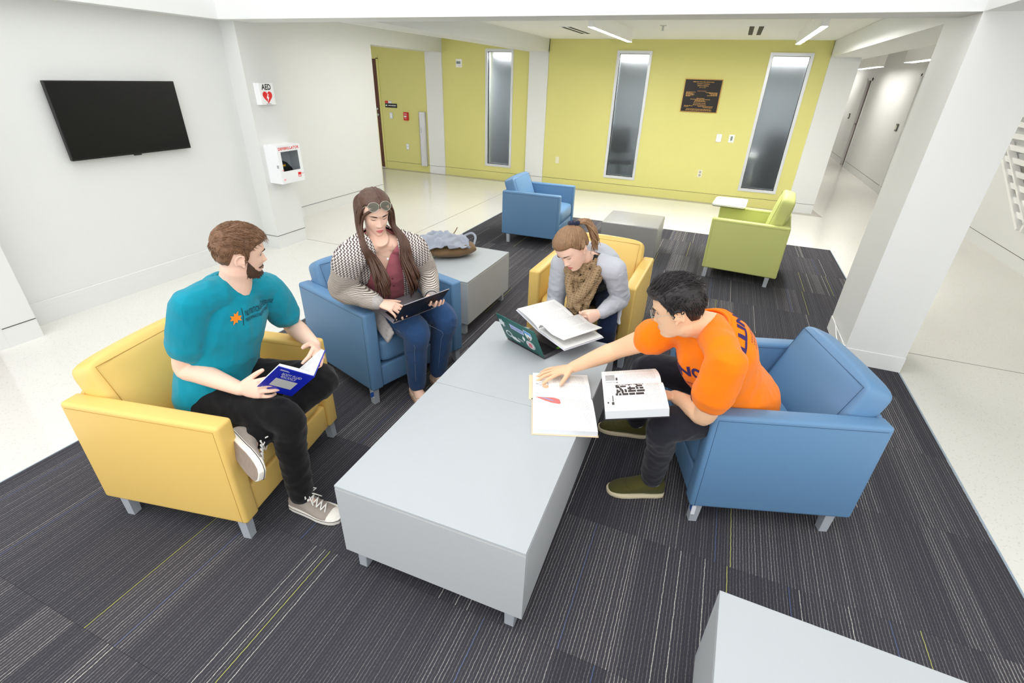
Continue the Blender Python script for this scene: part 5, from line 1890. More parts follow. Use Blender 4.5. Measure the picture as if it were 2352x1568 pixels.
# jeans
m_jean = cloth('blue_denim', srgb(44, 74, 116), .85, .22, 7, 900, .35)
m_stitch = mat('denim_stitch', srgb(120, 132, 150), .8)
tr = MB()
add_torso(tr, J, [(-.24, .135, .12, .02), (-.15, .18, .145, .015), (-.05, .192, .155, .012), (.05, .188, .150, .018)], bendW, .002)
for s in 'RL':
    add_leg(tr, J, s, 1.10, .008, ank=.041, knee=.066, thigh=.090)
jm = solid(tr, 'jeans', .007, 4, wrinkle=(.004, 15, (1, 1, 1), 5.2))
jeansW = plink('jeans', jm, m_jean, PW)
bj = bvh_of(jm)
for s in 'RL':
    kn, an = V(J['kn' + s]), V(J['an' + s])
    side = (leftW if s == 'L' else -leftW) * .5 + fwdW * .75
    pts = []
    for k in range(12):
        c = V(J['hip' + s]).lerp(kn, .45 + .5 * k / 5) if k < 6 else kn.lerp(an, (k - 5) / 7)
        sd = (V((0, -1, 0)) * .6 + V((.3, 0, 0))).normalized() if k >= 6 else (-leftW).normalized()
        h = bj.ray_cast(c + sd * .3, -sd)
        if h[0] is not None: pts.append(h[0])
    MB().tube(catmull(pts, 3), .0013, 5).build('seam_stitching', m_stitch, jeansW, True)
    cf = MB(); limb(cf, [an + (kn - an).normalized() * .03, an + (kn - an).normalized() * .010], [.0535, .0525], 18, 2)
    link('cuff', solid(cf, 'cuff', .005, 2), m_jean, jeansW, True)

# beige flats
m_flat = mat('beige_leather', srgb(222, 196, 172), .5, noise=(20, .05))
for s in 'RL':
    M = FOOT_W[s]
    S = empty('shoe'); S.parent = PW; S.matrix_parent_inverse = Matrix.Translation(-V(PW.location))
    fl = MB()
    foot_loft(fl, M, [(-.064, .020, 0, -.045), (-.054, .031, 0, -.030), (-.02, .035, 0, -.042), (.02, .036, .001, -.052), (.06, .039, .002, -.056), (.10, .043, .004, -.047), (.14, .042, .004, -.056), (.172, .032, 0, -.064), (.190, .014, 0, -.076)], -.094)
    link('upper', solid(fl, 'upper', .004, 3), m_flat, S, True)
    poly = [(-.064, .018), (-.05, .031), (0, .036), (.06, .040), (.10, .044), (.14, .043), (.172, .033), (.192, .014)]
    me = MB().prism([(w, y) for y, w in poly] + [(-w, y) for y, w in reversed(poly)], -.0985, -.090, M).mesh('sole')
    link('sole', me, mat('tan_sole', srgb(186, 150, 118), .6) if 'tan_sole' not in MATS else MATS['tan_sole'], S)
    MB().tube([M @ V(p) for p in ((-.036, .03, -.05), (-.02, .075, -.040), (.008, .098, -.040), (.034, .07, -.048), (.038, .03, -.055))], .003, 6).build('trim', m_flat, S, True)

# ================================================================== PERSON WITH THE BROWN SCARF
J = POSE_G = {"neck": (-0.6057, 2.725, 0.850), "shR": (-0.7583, 2.710, 0.805), "shL": (-0.4384, 2.690, 0.830), "elR": (-0.790, 2.745, 0.560), "wrR": (-0.740, 2.575, 0.502), "elL": (-0.3946, 2.7757, 0.6248), "wrL": (-0.4634, 2.5694, 0.6001),
     "pel": (-0.6250, 3.13, 0.5363), "hipR": (-0.7150, 3.135, 0.5206), "hipL": (-0.535, 3.130, 0.5219), "knR": (-0.650, 2.745, 0.495), "knL": (-0.4403, 2.715, 0.495), "anR": (-0.6445, 2.775, 0.1046), "anL": (-0.4499, 2.765, 0.1047)}
PG = thing('person', 'person in grey cardigan and brown scarf leafing through a textbook', 'person', (-0.62, 3.12, 0))
fwdG, leftG, upG = body_axes(J)
HG = head_frame((-.6765, 2.605, .950), (-.29, -.70, -.63), (-.42, -.45, .76), .99)
bendG = (V((0, 1, 0)) * .03 + V((0, 0, .035)))
GPROF = scale_prof(MALE, .90, .95)
body = MB()
hl = head_mesh(body, HG, jaw=.92, nose=.85, cheek=.002)
add_neck(body, J, HG, .047)
add_torso(body, J, GPROF, bendG, -.010)
add_shoulders(body, J, .044)
for s in 'RL':
    add_arm(body, J, s, .9, wr=.025)
    add_leg(body, J, s, .92)
    a = V(J['an' + s])
    foot_loft(body, foot_frame((a.x, a.y, .098), (0, -1, 0)), [(-.058, .018, 0, -.035), (-.02, .031, 0, .010), (.02, .031, 0, .004), (.06, .034, .002, -.028), (.10, .039, .004, -.05), (.14, .038, .004, -.062), (.17, .026, 0, -.07)], -.092)
hR = hand(body, J['wrR'], (-.12, -.95, -.06), (.9, -.1, .3), .9, curl=(18, 20, 22, 24), palm_n=(0, 0, 1))
hL = hand(body, J['wrL'], (-.62, -.72, -.22), (-.35, -.1, .9), .9, curl=(50, 58, 62, 66), pip=(48, 54, 60, 66), thumb_out=24, thumb_curl=8, palm_n=(-.7, .5, -.35))
bodyG = plink('body', solid(body, 'body', .0042, 3), m_skin_a, PG)
face_parts(bodyG, hl, HG, m_brow_br, m_lip_f, m_lash, 'down', .0026, .0042)
nails(bodyG, hR[0] + hL[0], m_nail, .9)

def pony_hair(name, M, m, parent, loc, seed=11):
    rnd = random.Random(seed)
    Fc = Face(loc)
    line = hairline_fn(.180, .118, .070)
    cap = hair_cap(Fc, line, .010, .008, seed, .5, .3)
    knot = V((0.0, -.098, .205))
    for i in range(150):   # combed strands running from the hairline to the knot
        a = 2 * pi * (i + rnd.random()) / 150
        zl = line(a if a <= pi else 2 * pi - a)
        e = math.atan2(zl + .003 - CEN.z, .085)
        p, d = scalp(Fc, a, e)
        dk = (knot - CEN).normalized()
        pts = [p + d * .004]
        for k in range(1, 6):
            q = d.lerp(dk, k / 6).normalized()
            aa = math.atan2(q.x, q.y); ee = math.asin(max(-1, min(1, q.z)))
            s_, dd = scalp(Fc, aa, ee)
            pts.append(s_ + dd * (.009 + .003 * rnd.random()))
        pts.append(knot + V((rnd.uniform(-.008, .008), 0, rnd.uniform(-.008, .008))))
        c = catmull(pts, 2)
        cap.tube(c, [.0030 + .0016 * sin(pi * k / len(c)) for k in range(len(c))], 5)
    Mi = M.inverted()
    for i in range(70):   # the tail
        j = lambda s: V((rnd.uniform(-s, s), rnd.uniform(-s, s), rnd.uniform(-s, s)))
        p0 = knot + j(.008)
        w = M @ knot
        e1 = Mi @ (w + V((.055, .045, .012)) + j(.012)); e2 = Mi @ (w + V((.105, .060, -.05)) + j(.020)); e3 = Mi @ (w + V((.135 + rnd.uniform(-.03, .01), .055, -.13 + rnd.uniform(-.03, .05))) + j(.014))
        c = catmull([p0, e1, e2, e3], 5)
        n = len(c)
        cap.tube(c, [.0062 * (1 if k < n * .6 else max(.08, (n - k) / (n * .4))) for k in range(n)], 5)
    me = cap.mesh(name); me.transform(M)
    h = link(name, me, m, parent, True)
    sc = MB()
    kw = M @ knot
    ax = ((M.to_3x3() @ V((0, -.6, .8)))).normalized(); s1 = ax.orthogonal().normalized(); s2 = ax.cross(s1)
    for k in range(14):
        a = 2 * pi * k / 14
        ball(sc, kw + ax * .004 + (s1 * cos(a) + s2 * sin(a)) * .022, .011 + .003 * (k % 3), .011, .012 + .004 * (k % 2), None, 10, 7)
    link('hair_tie', solid(sc, 'hair_tie', .003, 1), cloth('navy_velvet', srgb(34, 40, 62), .8, .3, 60, 300, .5), parent, True)
    return h
pony_hair('hair', HG, m_hair_lb, bodyG, hl)

# black top under the cardigan
m_blk = cloth('black_knit', srgb(20, 19, 21), .9)
tp = MB()
add_torso(tp, J, GPROF, bendG, .006, -.2, .93)
add_shoulders(tp, J, .046, .004)
plink('top', solid(tp, 'top', .008, 3), m_blk, PG)

# light grey cardigan
m_grey = cloth('light_grey_jersey', srgb(186, 189, 196), .9, .06)
cg = MB()
CG = [(-.14, .172, .128, .0), (-.04, .176, .132, .0), (.10, .168, .128, .0), (.28, .158, .124, .0), (.46, .158, .124, .0), (.62, .164, .124, 0), (.76, .164, .114, -.004), (.88, .140, .094, -.008), (.95, .10, .075, -.012)]
add_torso(cg, J, CG, bendG, .008)
add_shoulders(cg, J, .052, .012)
cgm = solid(cg, 'cardigan', .0075, 4, wrinkle=(.004, 11, (1, 1, 1), 2.2))
def open_g(p):
    d = V(p) - V(J['neck'])
    t, x, f = d.dot(upG), d.dot(leftG), d.dot(fwdG)
    return (f > .0 and abs(x) < .075) or (t > 0 and d.length < .09)
cgm = cut_mesh(cgm, open_g, .006, 10)
cardG = plink('cardigan', cgm, m_grey, PG)
for s in 'RL':
    a, e, w = V(J['sh' + s]), V(J['el' + s]), V(J['wr' + s])
    sl = MB()
    limb(sl, [a, a.lerp(e, .5), e, e.lerp(w, .4), e.lerp(w, .93)], [.066, .062, .056, .050, .038], 20, 6)
    link('sleeve', solid(sl, 'sleeve', .006, 3, wrinkle=(.0055, 17, (1, 1, 1.3), 3.0 if s == 'R' else 8.0)), m_grey, cardG, True)
fl = MB()      # front corner of the cardigan hanging over the thigh
rows = []
for i in range(8):
    u = i / 7
    c = V((-.405, 2.86, .66)).lerp(V((-.375, 2.70, .50)), u)
    rows.append((c, V((.015, -.035, 0)) + V((0, .045 * (1 - u), 0)), V((.010, .004, 0))))
loft(fl, rows, 14)
link('front_corner', solid(fl, 'front_corner', .006, 2, wrinkle=(.004, 18, (1, 1, 1), 1.0)), m_grey, cardG, True)

# looped scarf
def scarf_mat():
    m = bpy.data.materials.new('open_knit_scarf')
    t = NT(m)
    tc = t.n('TexCoord')
    sp = t.n('SeparateXYZ'); t.l(tc.outputs['Object'], sp.inputs[0])
    h = t.math('ADD', t.math('MULTIPLY', sp.outputs[0], .9), t.math('MULTIPLY', sp.outputs[1], -.35))
    a = t.math('SINE', t.math('MULTIPLY', h, 2 * pi / .020))
    b = t.math('SINE', t.math('MULTIPLY', sp.outputs[2], 2 * pi / .014))
    hole = t.math('GREATER_THAN', t.math('MULTIPLY', t.math('MAXIMUM', a, 0.0), t.math('MAXIMUM', b, 0.0)), .70)
    nz = t.n('TexNoise'); nz.inputs['Scale'].default_value = 120; nz.inputs['Detail'].default_value = 3
    t.l(tc.outputs['Object'], nz.inputs['Vector'])
    c = t.mix(nz.outputs['Fac'], srgb(122, 100, 74), srgb(178, 154, 120))
    t.l(t.mix(hole, c, srgb(66, 52, 40)), t.p.inputs['Base Color'])
    t.p.inputs['Roughness'].default_value = .95
    t.p.inputs['Specular IOR Level'].default_value = .1
    bp = t.n('Bump'); bp.inputs['Strength'].default_value = .6; bp.inputs['Distance'].default_value = .003
    t.l(t.math('ADD', nz.outputs['Fac'], t.math('MULTIPLY', b, .4)), bp.inputs['Height']); t.l(bp.outputs['Normal'], t.p.inputs['Normal'])
    return m
sc = MB()
nk = V(J['neck']) + upG * .008
down = V((0, -.10, -1)).normalized()
out = V((0, -1, .15)).normalized()
lf = V((1, 0, 0))
specs = [(.074, .064, .03, .020, 0), (.082, .078, .065, .019, .004), (.090, .092, .105, .019, -.006), (.096, .100, .145, .018, .010), (.098, .110, .185, .018, -.010), (.092, .112, .222, .018, .006), (.082, .114, .256, .018, -.008), (.070, .112, .288, .017, .006), (.054, .106, .315, .015, .0)]
for k, (rx, ry, drop, r, sh) in enumerate(specs):
    pts = []
    for q in range(36):
        a = 2 * pi * q / 36
        fr = max(0, sin(a))
        skew = .020 * (1 if k % 2 else -1) * fr
        pts.append(nk + lf * (rx * cos(a) * (1 - .22 * fr ** 2) + sh + skew) + out * (ry * sin(a) + .012 * sin(2.3 * q + k) * fr if sin(a) > 0 else .060 * sin(a)) + down * (drop * fr ** 1.25) + upG * (.028 * (1 - fr)))
    sc.tube(pts, [r * (1 + .16 * sin(2.1 * q + 1.7 * k)) for q in range(36)], 10, closed=True)
# twist crossing the front
for tw, rr in (([(.080, .085, .03), (.060, .118, .10), (.018, .140, .18), (-.030, .134, .235), (-.045, .120, .262)], .024), ([(.060, .085, .06), (.030, .125, .13), (-.015, .138, .20), (-.050, .122, .225)], .020), ([(-.080, .080, .03), (-.074, .112, .12), (-.045, .128, .20), (.010, .130, .265)], .022)):
    limb(sc, [nk + lf * p[0] + out * p[1] + down * p[2] for p in tw], [rr] * len(tw), 12, 5)
plink('scarf', solid(sc, 'scarf', .0045, 1, wrinkle=(.003, 34, (1.6, 1.6, .55), 5.5)), scarf_mat(), PG)

# jeans and shoes
m_navyjean = cloth('navy_denim', srgb(30, 44, 74), .85, .18, 12, 900, .3)
tr = MB()
add_torso(tr, J, [(-.22, .11, .095, .02), (-.14, .150, .116, .01), (-.05, .158, .120, .0), (.05, .152, .114, .0)], V((0, 0, 0)), .004)
for s in 'RL':
    add_leg(tr, J, s, .95, .008, ank=.042)
plink('jeans', solid(tr, 'jeans', .008, 4, wrinkle=(.004, 16, (1, 1, 1), 1.2)), m_navyjean, PG)
for s in 'RL':
    a = V(J['an' + s]); M = foot_frame((a.x, a.y, .098), (0, -1, 0))
    f2 = MB()
    foot_loft(f2, M, [(-.064, .020, 0, -.035), (-.04, .034, 0, -.005), (.0, .036, 0, -.0), (.04, .038, 0, -.02), (.08, .041, 0, -.04), (.14, .041, 0, -.054), (.175, .028, 0, -.066), (.188, .012, 0, -.076)], -.097)
    plink('shoe', solid(f2, 'shoe', .006, 3), m_blk, PG)

# ================================================================== PERSON IN ORANGE
J = POSE_O = {"neck": (0.0913, 1.9171, 0.9456), "shR": (-0.0502, 2.0083, 0.8419), "shL": (0.1728, 1.7164, 0.900), "elR": (-0.2701, 2.0798, 0.6572), "wrR": (-0.4747, 2.0435, 0.5223), "elL": (0.1486, 1.7518, 0.629), "wrL": (0.0267, 1.9015, 0.585),
     "pel": (0.315, 2.1173, 0.5458), "hipR": (0.270, 2.2093, 0.5337), "hipL": (0.335, 2.0236, 0.532), "knR": (-0.1276, 2.2253, 0.5025), "anR": (-0.1408, 2.3304, 0.103), "knL": (0.0191, 1.7764, 0.5029), "anL": (0.005, 1.9024, 0.106)}
PO = thing('person', 'person in orange T-shirt and glasses reaching across the coffee table', 'person', (0.35, 2.11, 0))
fwdO, leftO, upO = body_axes(J)
HO = head_frame((-.036, 1.851, 1.013), (-.924, .07, -.37), (-.37, .02, .93), .96)
bendO = fwdO * .012 + V((-.01, 0, .012))
body = MB()
hl = head_mesh(body, HO, jaw=1.02, nose=.85)
add_neck(body, J, HO, .058)
add_torso(body, J, MALE, bendO, -.012)
add_shoulders(body, J, .048)
for s in 'RL':
    add_arm(body, J, s, 1.05)
    add_leg(body, J, s, .95)
hR = hand(body, J['wrR'], (-.80, -.56, -.14), (.15, -.95, 0), 1.0, curl=(6, 5, 6, 8), pip=(14, 12, 12, 14), palm_n=(0, 0, -1), spread=1.5, thumb_out=46, thumb_curl=2)
hL = hand(body, J['wrL'], (-.93, -.20, .05), (.2, -.95, .1), 1.0, curl=(10, 10, 12, 14), pip=(14, 14, 16, 18), palm_n=(0, 0, 1), thumb_out=40)
FOOT_O = {'R': foot_frame((J['anR'][0], J['anR'][1], .10), (-.985, -.17, 0)), 'L': foot_frame((J['anL'][0], J['anL'][1], .10), (-.93, -.36, 0))}
for s in 'RL':
    limb(body, [V(J['an' + s]), FOOT_O[s] @ V((0, .05, -.055)), FOOT_O[s] @ V((0, .14, -.075))], [.035, .032, .016])
bodyO = plink('body', solid(body, 'body', .0042, 3), m_skin_b, PO)
face_parts(bodyO, hl, HO, m_brow_dk, m_lip_m, m_lash, 'open', .0030, .0036, m_eye_w, m_iris)
nails(bodyO, hR[0] + hL[0], m_nail)
short_hair('hair', HO, m_hair_bk, bodyO, hl, line_front=.180, top=.028, side=.004, spikes=2200, seed=9, spike_len=.040, fwd=-.5, sweep=.1, up=.5, lift=.20, burn=.108, side_low=.118, back_low=.060, quiff=.016, r0=.0019)
sb = MB()
m_glassclear = lens_mat('clear_lens', (.9, .92, .92, 1), .12)
spectacles('eyeglasses', HO, bodyO, m_gold, m_glassclear, Matrix.Translation((0, .102, .117)), rx=.027, rz=.022, gap=.034, rim=.0011, temple=.125, drop=.006, curve=.006)

m_orange = cloth('orange_jersey', srgb(255, 128, 8), .85, .05)
sh = MB()
add_torso(sh, J, scale_prof(TS_PROF, 1.0, 1.12), bendO, .008)
add_shoulders(sh, J, .054, .010)
nk = V(J['neck'])
limb(sh, [nk - upO * .05 + fwdO * .035 - leftO * .06, nk - upO * .15 + fwdO * .075 - leftO * .03, nk - upO * .27 + fwdO * .075, nk - upO * .38 + fwdO * .06], [.075, .105, .110, .10], 20, 5)
for s in 'RL':
    a, e = V(J['sh' + s]), V(J['el' + s])
    f = .60 if s == 'L' else .34
    limb(sh, [a, a.lerp(e, f * .5), a.lerp(e, f)], [.070, .076, .078], 18, 5)
    k = a.lerp(e, f); dd = (e - a).normalized()
    limb(sh, [k - dd * .012, k + dd * .004], [.080, .080], 18, 2)
shm = solid(sh, 'shirt', .006, 4, wrinkle=(.0075, 10, (1, 1, .7), 7.7))
shirtO = plink('shirt', shm, m_orange, PO)
bO = bvh_of(shm)
col_r = torso_rings(J, [(.985, .076, .066, .004)], bendO, .004)[0]
cc, xx, ff, tt = col_r[:4]
ncol = MB().tube([cc + xx * (.082 * cos(a)) + ff * (.076 * sin(a) + .004) - tt * (.030 * max(0, sin(a)) ** 1.5) + tt * .010 for a in [2 * pi * k / 28 for k in range(28)]], .0065, 7, closed=True)
o = ncol.build('collar', m_orange, None, True); o.parent = shirtO
m_print_n = mat('print_indigo', srgb(52, 36, 92), .8)
chest = torso_rings(J, [(.60, .18, .13, .01)], bendO, .01)[0]
Tm = frame_M(chest[0] + fwdO * .1 + chest[3] * .03, leftO, chest[3])
chest_print('print_lettering', sized_text('ILLINOIS', .30, .046, -.15, .0, offset=.002, spacing=1.05), m_print_n, shirtO, Tm, bO, -fwdO)
chest_print('print_fine_line', sized_text('UNIVERSITY OF ILLINOIS', .16, .012, -.05, -.05), m_print_n, shirtO, Tm, bO, -fwdO)
back = torso_rings(J, [(.84, .18, .13, .01)], bendO, .01)[0]
bn = (-back[2] * .55 + V((0, 0, 1)) * .75).normalized()
Tb = frame_M(back[0] - back[2] * .1 + leftO * .055 + back[3] * .02, -leftO, back[3])
chest_print('print_lettering', sized_text('ILLINOIS', .26, .045, -.13, .0, offset=.002, shear=.25), m_print_n, shirtO, Tb, bO, -bn)
for k in range(3):
    chest_print('print_fine_line', sized_text('DIVISION OF RECREATION' if k == 0 else 'UNIVERSITY OF ILLINOIS', .16 - .02 * k, .010, -.08, -.03 - .02 * k), m_print_n, shirtO, Tb, bO, -bn)

m_navyp = cloth('charcoal_twill', srgb(34, 34, 42), .85, .12, 20, 900, .2)
tr = MB()
add_torso(tr, J, [(-.24, .12, .10, .02), (-.15, .165, .122, .015), (-.05, .176, .126, .012), (.05, .170, .122, .016), (.10, .165, .118, .018)], bendO, .004)
for s in 'RL':
    add_leg(tr, J, s, .98, .010, ank=.044, knee=.064)
plink('trousers', solid(tr, 'trousers', .007, 4, wrinkle=(.005, 16, (1, 1, 1), 3.3)), m_navyp, PO)

m_olive = cloth('olive_canvas', srgb(78, 76, 38), .9, .12, 30, 500, .25)
m_cream = mat('cream_sole', srgb(222, 210, 176), .6)
m_sock = mat('white_sock', srgb(214, 216, 222), .9)
for s in 'RL':
    M = FOOT_O[s]
    S = empty('shoe'); S.parent = PO; S.matrix_parent_inverse = Matrix.Translation(-V(PO.location))
    up = MB()
    foot_loft(up, M, [(-.070, .022, 0, -.030), (-.062, .034, 0, -.008), (-.035, .040, 0, .000), (.0, .042, 0, -.004), (.035, .043, .001, .004), (.07, .045, .003, -.018), (.105, .048, .005, -.036), (.14, .048, .005, -.048), (.17, .042, .003, -.058), (.192, .030, 0, -.068), (.202, .014, 0, -.078)], -.088)
    link('upper', solid(up, 'upper', .0045, 3), m_olive, S, True)
    poly = [(-.074, .018), (-.062, .038), (-.03, .044), (.035, .046), (.07, .049), (.105, .053), (.14, .053), (.17, .047), (.195, .034), (.209, .014)]
    me = MB().prism([(w, y) for y, w in poly] + [(-w, y) for y, w in reversed(poly)], -.1, -.078, M).mesh('sole'); bevel_mesh(me, .005, 2)
    link('sole', me, m_cream, S)
    MB().tube([M @ V(p) for p in ((-.044, .085, -.066), (-.030, .115, -.042), (0, .125, -.036), (.032, .115, -.042), (.048, .085, -.066))], .0016, 5).build('seam', m_olive, S, True)
    MB().tube([M @ V((.040 * cos(a), -.014 + .044 * sin(a), -.004 + .006 * sin(a))) for a in [2 * pi * k / 20 for k in range(20)]], .005, 7, closed=True).build('collar', m_olive, S, True)
    sk = MB(); limb(sk, [M @ V((0, -.012, -.02)), M @ V((0, -.012, .018))], [.040, .039], 16, 2)
    plink('sock', solid(sk, 'sock', .005, 2), m_sock, PO)

# ================================================================== BOOKS
m_paper = mat('page_paper', srgb(244, 244, 242), .8, spec=.2)
m_paper_edge = mat('page_edge', srgb(222, 224, 226), .85, noise=(400, .10))
def page_mat(name, ink, rows=.0046, cols=2, dens=.42, amount=.8):
    m = bpy.data.materials.new(name)
    t = NT(m)
    tc = t.n('TexCoord')
    so = t.n('SeparateXYZ'); t.l(tc.outputs['Object'], so.inputs[0])
    sg = t.n('SeparateXYZ'); t.l(tc.outputs['Generated'], sg.inputs[0])
    ry = t.math('DIVIDE', so.outputs[1], rows)
    ri = t.math('FLOOR', ry)
    on = t.math('LESS_THAN', t.math('FRACT', ry), dens)
    mp = t.n('CombineXYZ')
    t.l(t.math('MULTIPLY', so.outputs[0], 260), mp.inputs[0]); t.l(t.math('MULTIPLY', ri, 7.7), mp.inputs[1])
    nz = t.n('TexNoise'); nz.inputs['Scale'].default_value = 1; nz.inputs['Detail'].default_value = 1
    t.l(mp.outputs[0], nz.inputs['Vector'])
    word = t.math('GREATER_THAN', nz.outputs['Fac'], .40)
    para = t.math('GREATER_THAN', t.white(t.math('FLOOR', t.math('DIVIDE', ri, 1.0))), .07)
    gx = t.math('FRACT', t.math('MULTIPLY', t.math('DIVIDE', t.math('SUBTRACT', sg.outputs[0], .08), .84), cols))
    inx = t.math('MULTIPLY', t.math('GREATER_THAN', gx, .06), t.math('LESS_THAN', gx, .94))
    mg = t.math('MULTIPLY', t.math('MULTIPLY', t.math('GREATER_THAN', sg.outputs[0], .08), t.math('LESS_THAN', sg.outputs[0], .92)),
                t.math('MULTIPLY', t.math('GREATER_THAN', sg.outputs[1], .07), t.math('LESS_THAN', sg.outputs[1], .93)))
    f = t.math('MULTIPLY', t.math('MULTIPLY', t.math('MULTIPLY', on, word), t.math('MULTIPLY', para, inx)), t.math('MULTIPLY', mg, amount))
    t.l(t.mix(f, srgb(244, 244, 242), ink), t.p.inputs['Base Color'])
    t.p.inputs['Roughness'].default_value = .75
    t.p.inputs['Specular IOR Level'].default_value = .25
    return m
m_page_g = page_mat('printed_page_grey', srgb(160, 160, 162), amount=.55)
m_page_k = page_mat('printed_page_black', srgb(120, 120, 122), cols=2, amount=.5)

class Book:
    """Open book: two halves meeting at a spine, each a page block on its cover."""
    def __init__(self, label, s0, s1, cover_m, loc=None):
        self.s0, self.s1 = V(s0), V(s1)
        self.root = thing('book', label, 'book', loc or ((self.s0 + self.s1) / 2))
        self.cover_m = cover_m
    def _par(self, o, p=None):
        o.parent = p or self.root
        if p is None:
            o.matrix_parent_inverse = Matrix.Translation(-V(self.root.location))
        return o
    def half(self, out, w, thick, normal, page_m, over=.004, arch=.006, cover_t=.003, cover_m=None):
        sd = (self.s1 - self.s0); L = sd.length; sd.normalize()
        u = V(out); u = (u - sd * u.dot(sd)).normalized()
        n = V(normal); n = (n - sd * n.dot(sd) - u * n.dot(u)).normalized()
        M = Matrix.Identity(4)
        for i in range(3):
            M[i][0], M[i][1], M[i][2], M[i][3] = u[i], sd[i], n[i], self.s0[i]
        N = 16
        def h(x): return thick * (1 - .75 * math.exp(-x / .012)) + arch * sin(pi * min(1, x / w) ** .8)
        xs = [w * (k / N) ** 1.5 for k in range(N + 1)]
        # page block, its local frame kept for the printing
        vs, fs = [], []
        for y in (0, L):
            vs += [(x, y, h(x)) for x in xs] + [(w, y, .0005), (0, y, .0005)]
        K = N + 3
        fs.append(tuple(range(K))); fs.append(tuple(range(2 * K - 1, K - 1, -1)))
        for k in range(K):
            l = (k + 1) % K
            fs.append((l, k, K + k, K + l))
        me = MB().add(vs, fs).mesh('page_block')
        bm = bmesh.new(); bm.from_mesh(me); bmesh.ops.recalc_face_normals(bm, faces=bm.faces); bm.to_mesh(me); bm.free()
        blk = link('page_block', me, m_paper_edge)
        self._par(blk); blk.matrix_basis = M
        pv = [(x, y, h(x) + .0007) for x in xs for y in (0.0005, L - .0005)]
        pf = [(2 * k, 2 * k + 2, 2 * k + 3, 2 * k + 1) for k in range(N)]
        pg = link('page', MB().add(pv, pf).mesh('page'), page_m, None, True)
        pg.parent = blk
        cv = MB().box(-.004, w + over, -over, L + over, -cover_t, 0).build('cover', cover_m or self.cover_m)
        self._par(cv); cv.matrix_basis = M
        self.h, self.L, self.w = h, L, w
        return blk, pg, cv, h, L
    def mark(self, parent, name, quads, h, m, z=.0012):
        """Flat print on a page: quads (x0,x1,y0,y1) in page coordinates, draped over its arch."""
        mb = MB()
        for x0, x1, y0, y1 in quads:
            nx = max(1, int((x1 - x0) / .012))
            for k in range(nx):
                a, b = x0 + (x1 - x0) * k / nx, x0 + (x1 - x0) * (k + 1) / nx
                mb.quad((a, y0, h(a) + z), (b, y0, h(b) + z), (b, y1, h(b) + z), (a, y1, h(a) + z))
        o = mb.build(name, m)
        o.parent = parent
        o['kind'] = 'stuff'
        return o

m_cov_blue = mat('cobalt_cover', srgb(16, 34, 168), .35, coat=.3)
m_cov_wht = mat('pale_cover', srgb(226, 226, 236), .5)
m_cov_tan = mat('tan_cover', srgb(232, 212, 178), .6)
m_cov_dk = mat('dark_cover', srgb(40, 40, 44), .5)

# blue book held open by the person in teal
BLs, BRs, TRs, TLs = V((-1.539, 1.126, .665)), V((-1.469, 1.214, .588)), V((-1.323, 1.215, .721)), V((-1.393, 1.126, .798))
b1 = Book('cobalt blue book titled BODY FLUID BALANCE held half open', BRs, TRs, m_cov_blue)
nrm_out = V((.436, -.763, -.478))
blk, pg, cvA, h, L = b1.half(TLs - TRs, .136, .013, -nrm_out, m_page_g, arch=.003)
o2 = V((-1.350, 1.337, .780)) - TRs
sdv = (TRs - BRs).normalized(); u1 = (TLs - TRs).normalized()
n2 = -(o2.normalized().cross(sdv))
if n2.dot(u1) < 0: n2 = -n2
blk2, pg2, cvB, h2, L2 = b1.half(o2, .136, .014, n2, m_page_g, arch=.003)
# front cover lettering, readable from outside (cover frame: x outwards from the spine, y up the spine, z inwards)
Mc = Matrix(((-1, 0, 0, 0), (0, 1, 0, 0), (0, 0, -1, -.0036), (0, 0, 0, 1)))
m_sil = mat('silver_foil', srgb(206, 208, 214), .4)
def cov_text(s, w, hh, cx, cy):
    me = sized_text(s, w, hh, cx - w / 2, cy - hh / 2)
    me.transform(Mc); me.materials.clear()
    o = link('title_lettering', me, m_sil); o.parent = cvA
cov_text('BODY FLUID', .076, .018, -.068, .158)
cov_text('BALANCE', .058, .016, -.072, .138)
cov_text('Exercise and Sport', .05, .006, -.070, .126)
for k, (a, b) in enumerate((('.', 0),)):
    MB().box(-.125, -.095, .186, .188, 0, .0004, Mc).box(-.125, -.088, .181, .183, 0, .0004, Mc).build('series_line', m_sil, cvA)
bxx = MB().box(-.112, -.026, .050, .116, 0, .0004, Mc).build('cover_panel', mat('silver_panel', srgb(186, 188, 186), .4), cvA)
MB().box(-.128, -.106, .012, .022, 0, .0004, Mc).build('publisher_mark', m_sil, cvA)

# textbook lying open on the table
xd = V((.938, .346, 0)); yd = V((-.346, .938, 0))
sA = V((-.5935, 1.7985, .4535)); sB = sA + xd * .277
b2 = Book('thick anatomy textbook with a red muscle drawing lying open on the coffee table', sA, sB, m_cov_tan)
blkU, pgU, cvU, hU, LU = b2.half(yd, .205, .016, (0, 0, 1), m_page_g, over=.006, arch=.006)
blkD, pgD, cvD, hD, LD = b2.half(-yd, .255, .024, (0, 0, 1), m_page_g, over=.005, arch=.008)
for o in (cvU, cvD):
    o.data.transform(Matrix.Translation((0, -.012, 0)) if o is cvU else Matrix.Identity(4))
def mark_poly(book, parent, name, pts, h, m, z=.0016):
    bm = bmesh.new()
    bm.faces.new([bm.verts.new((x, y, 0)) for x, y in pts])
    bmesh.ops.triangulate(bm, faces=bm.faces[:])
    for _ in range(4):
        es = [e for e in bm.edges if e.calc_length() > .006]
        if not es: break
        bmesh.ops.subdivide_edges(bm, edges=es, cuts=1)
        bmesh.ops.triangulate(bm, faces=bm.faces[:])
    for v in bm.verts:
        v.co.z = h(v.co.x) + z
    me = bpy.data.meshes.new(name); bm.to_mesh(me); bm.free()
    o = link(name, me, m); o.parent = parent
    return o
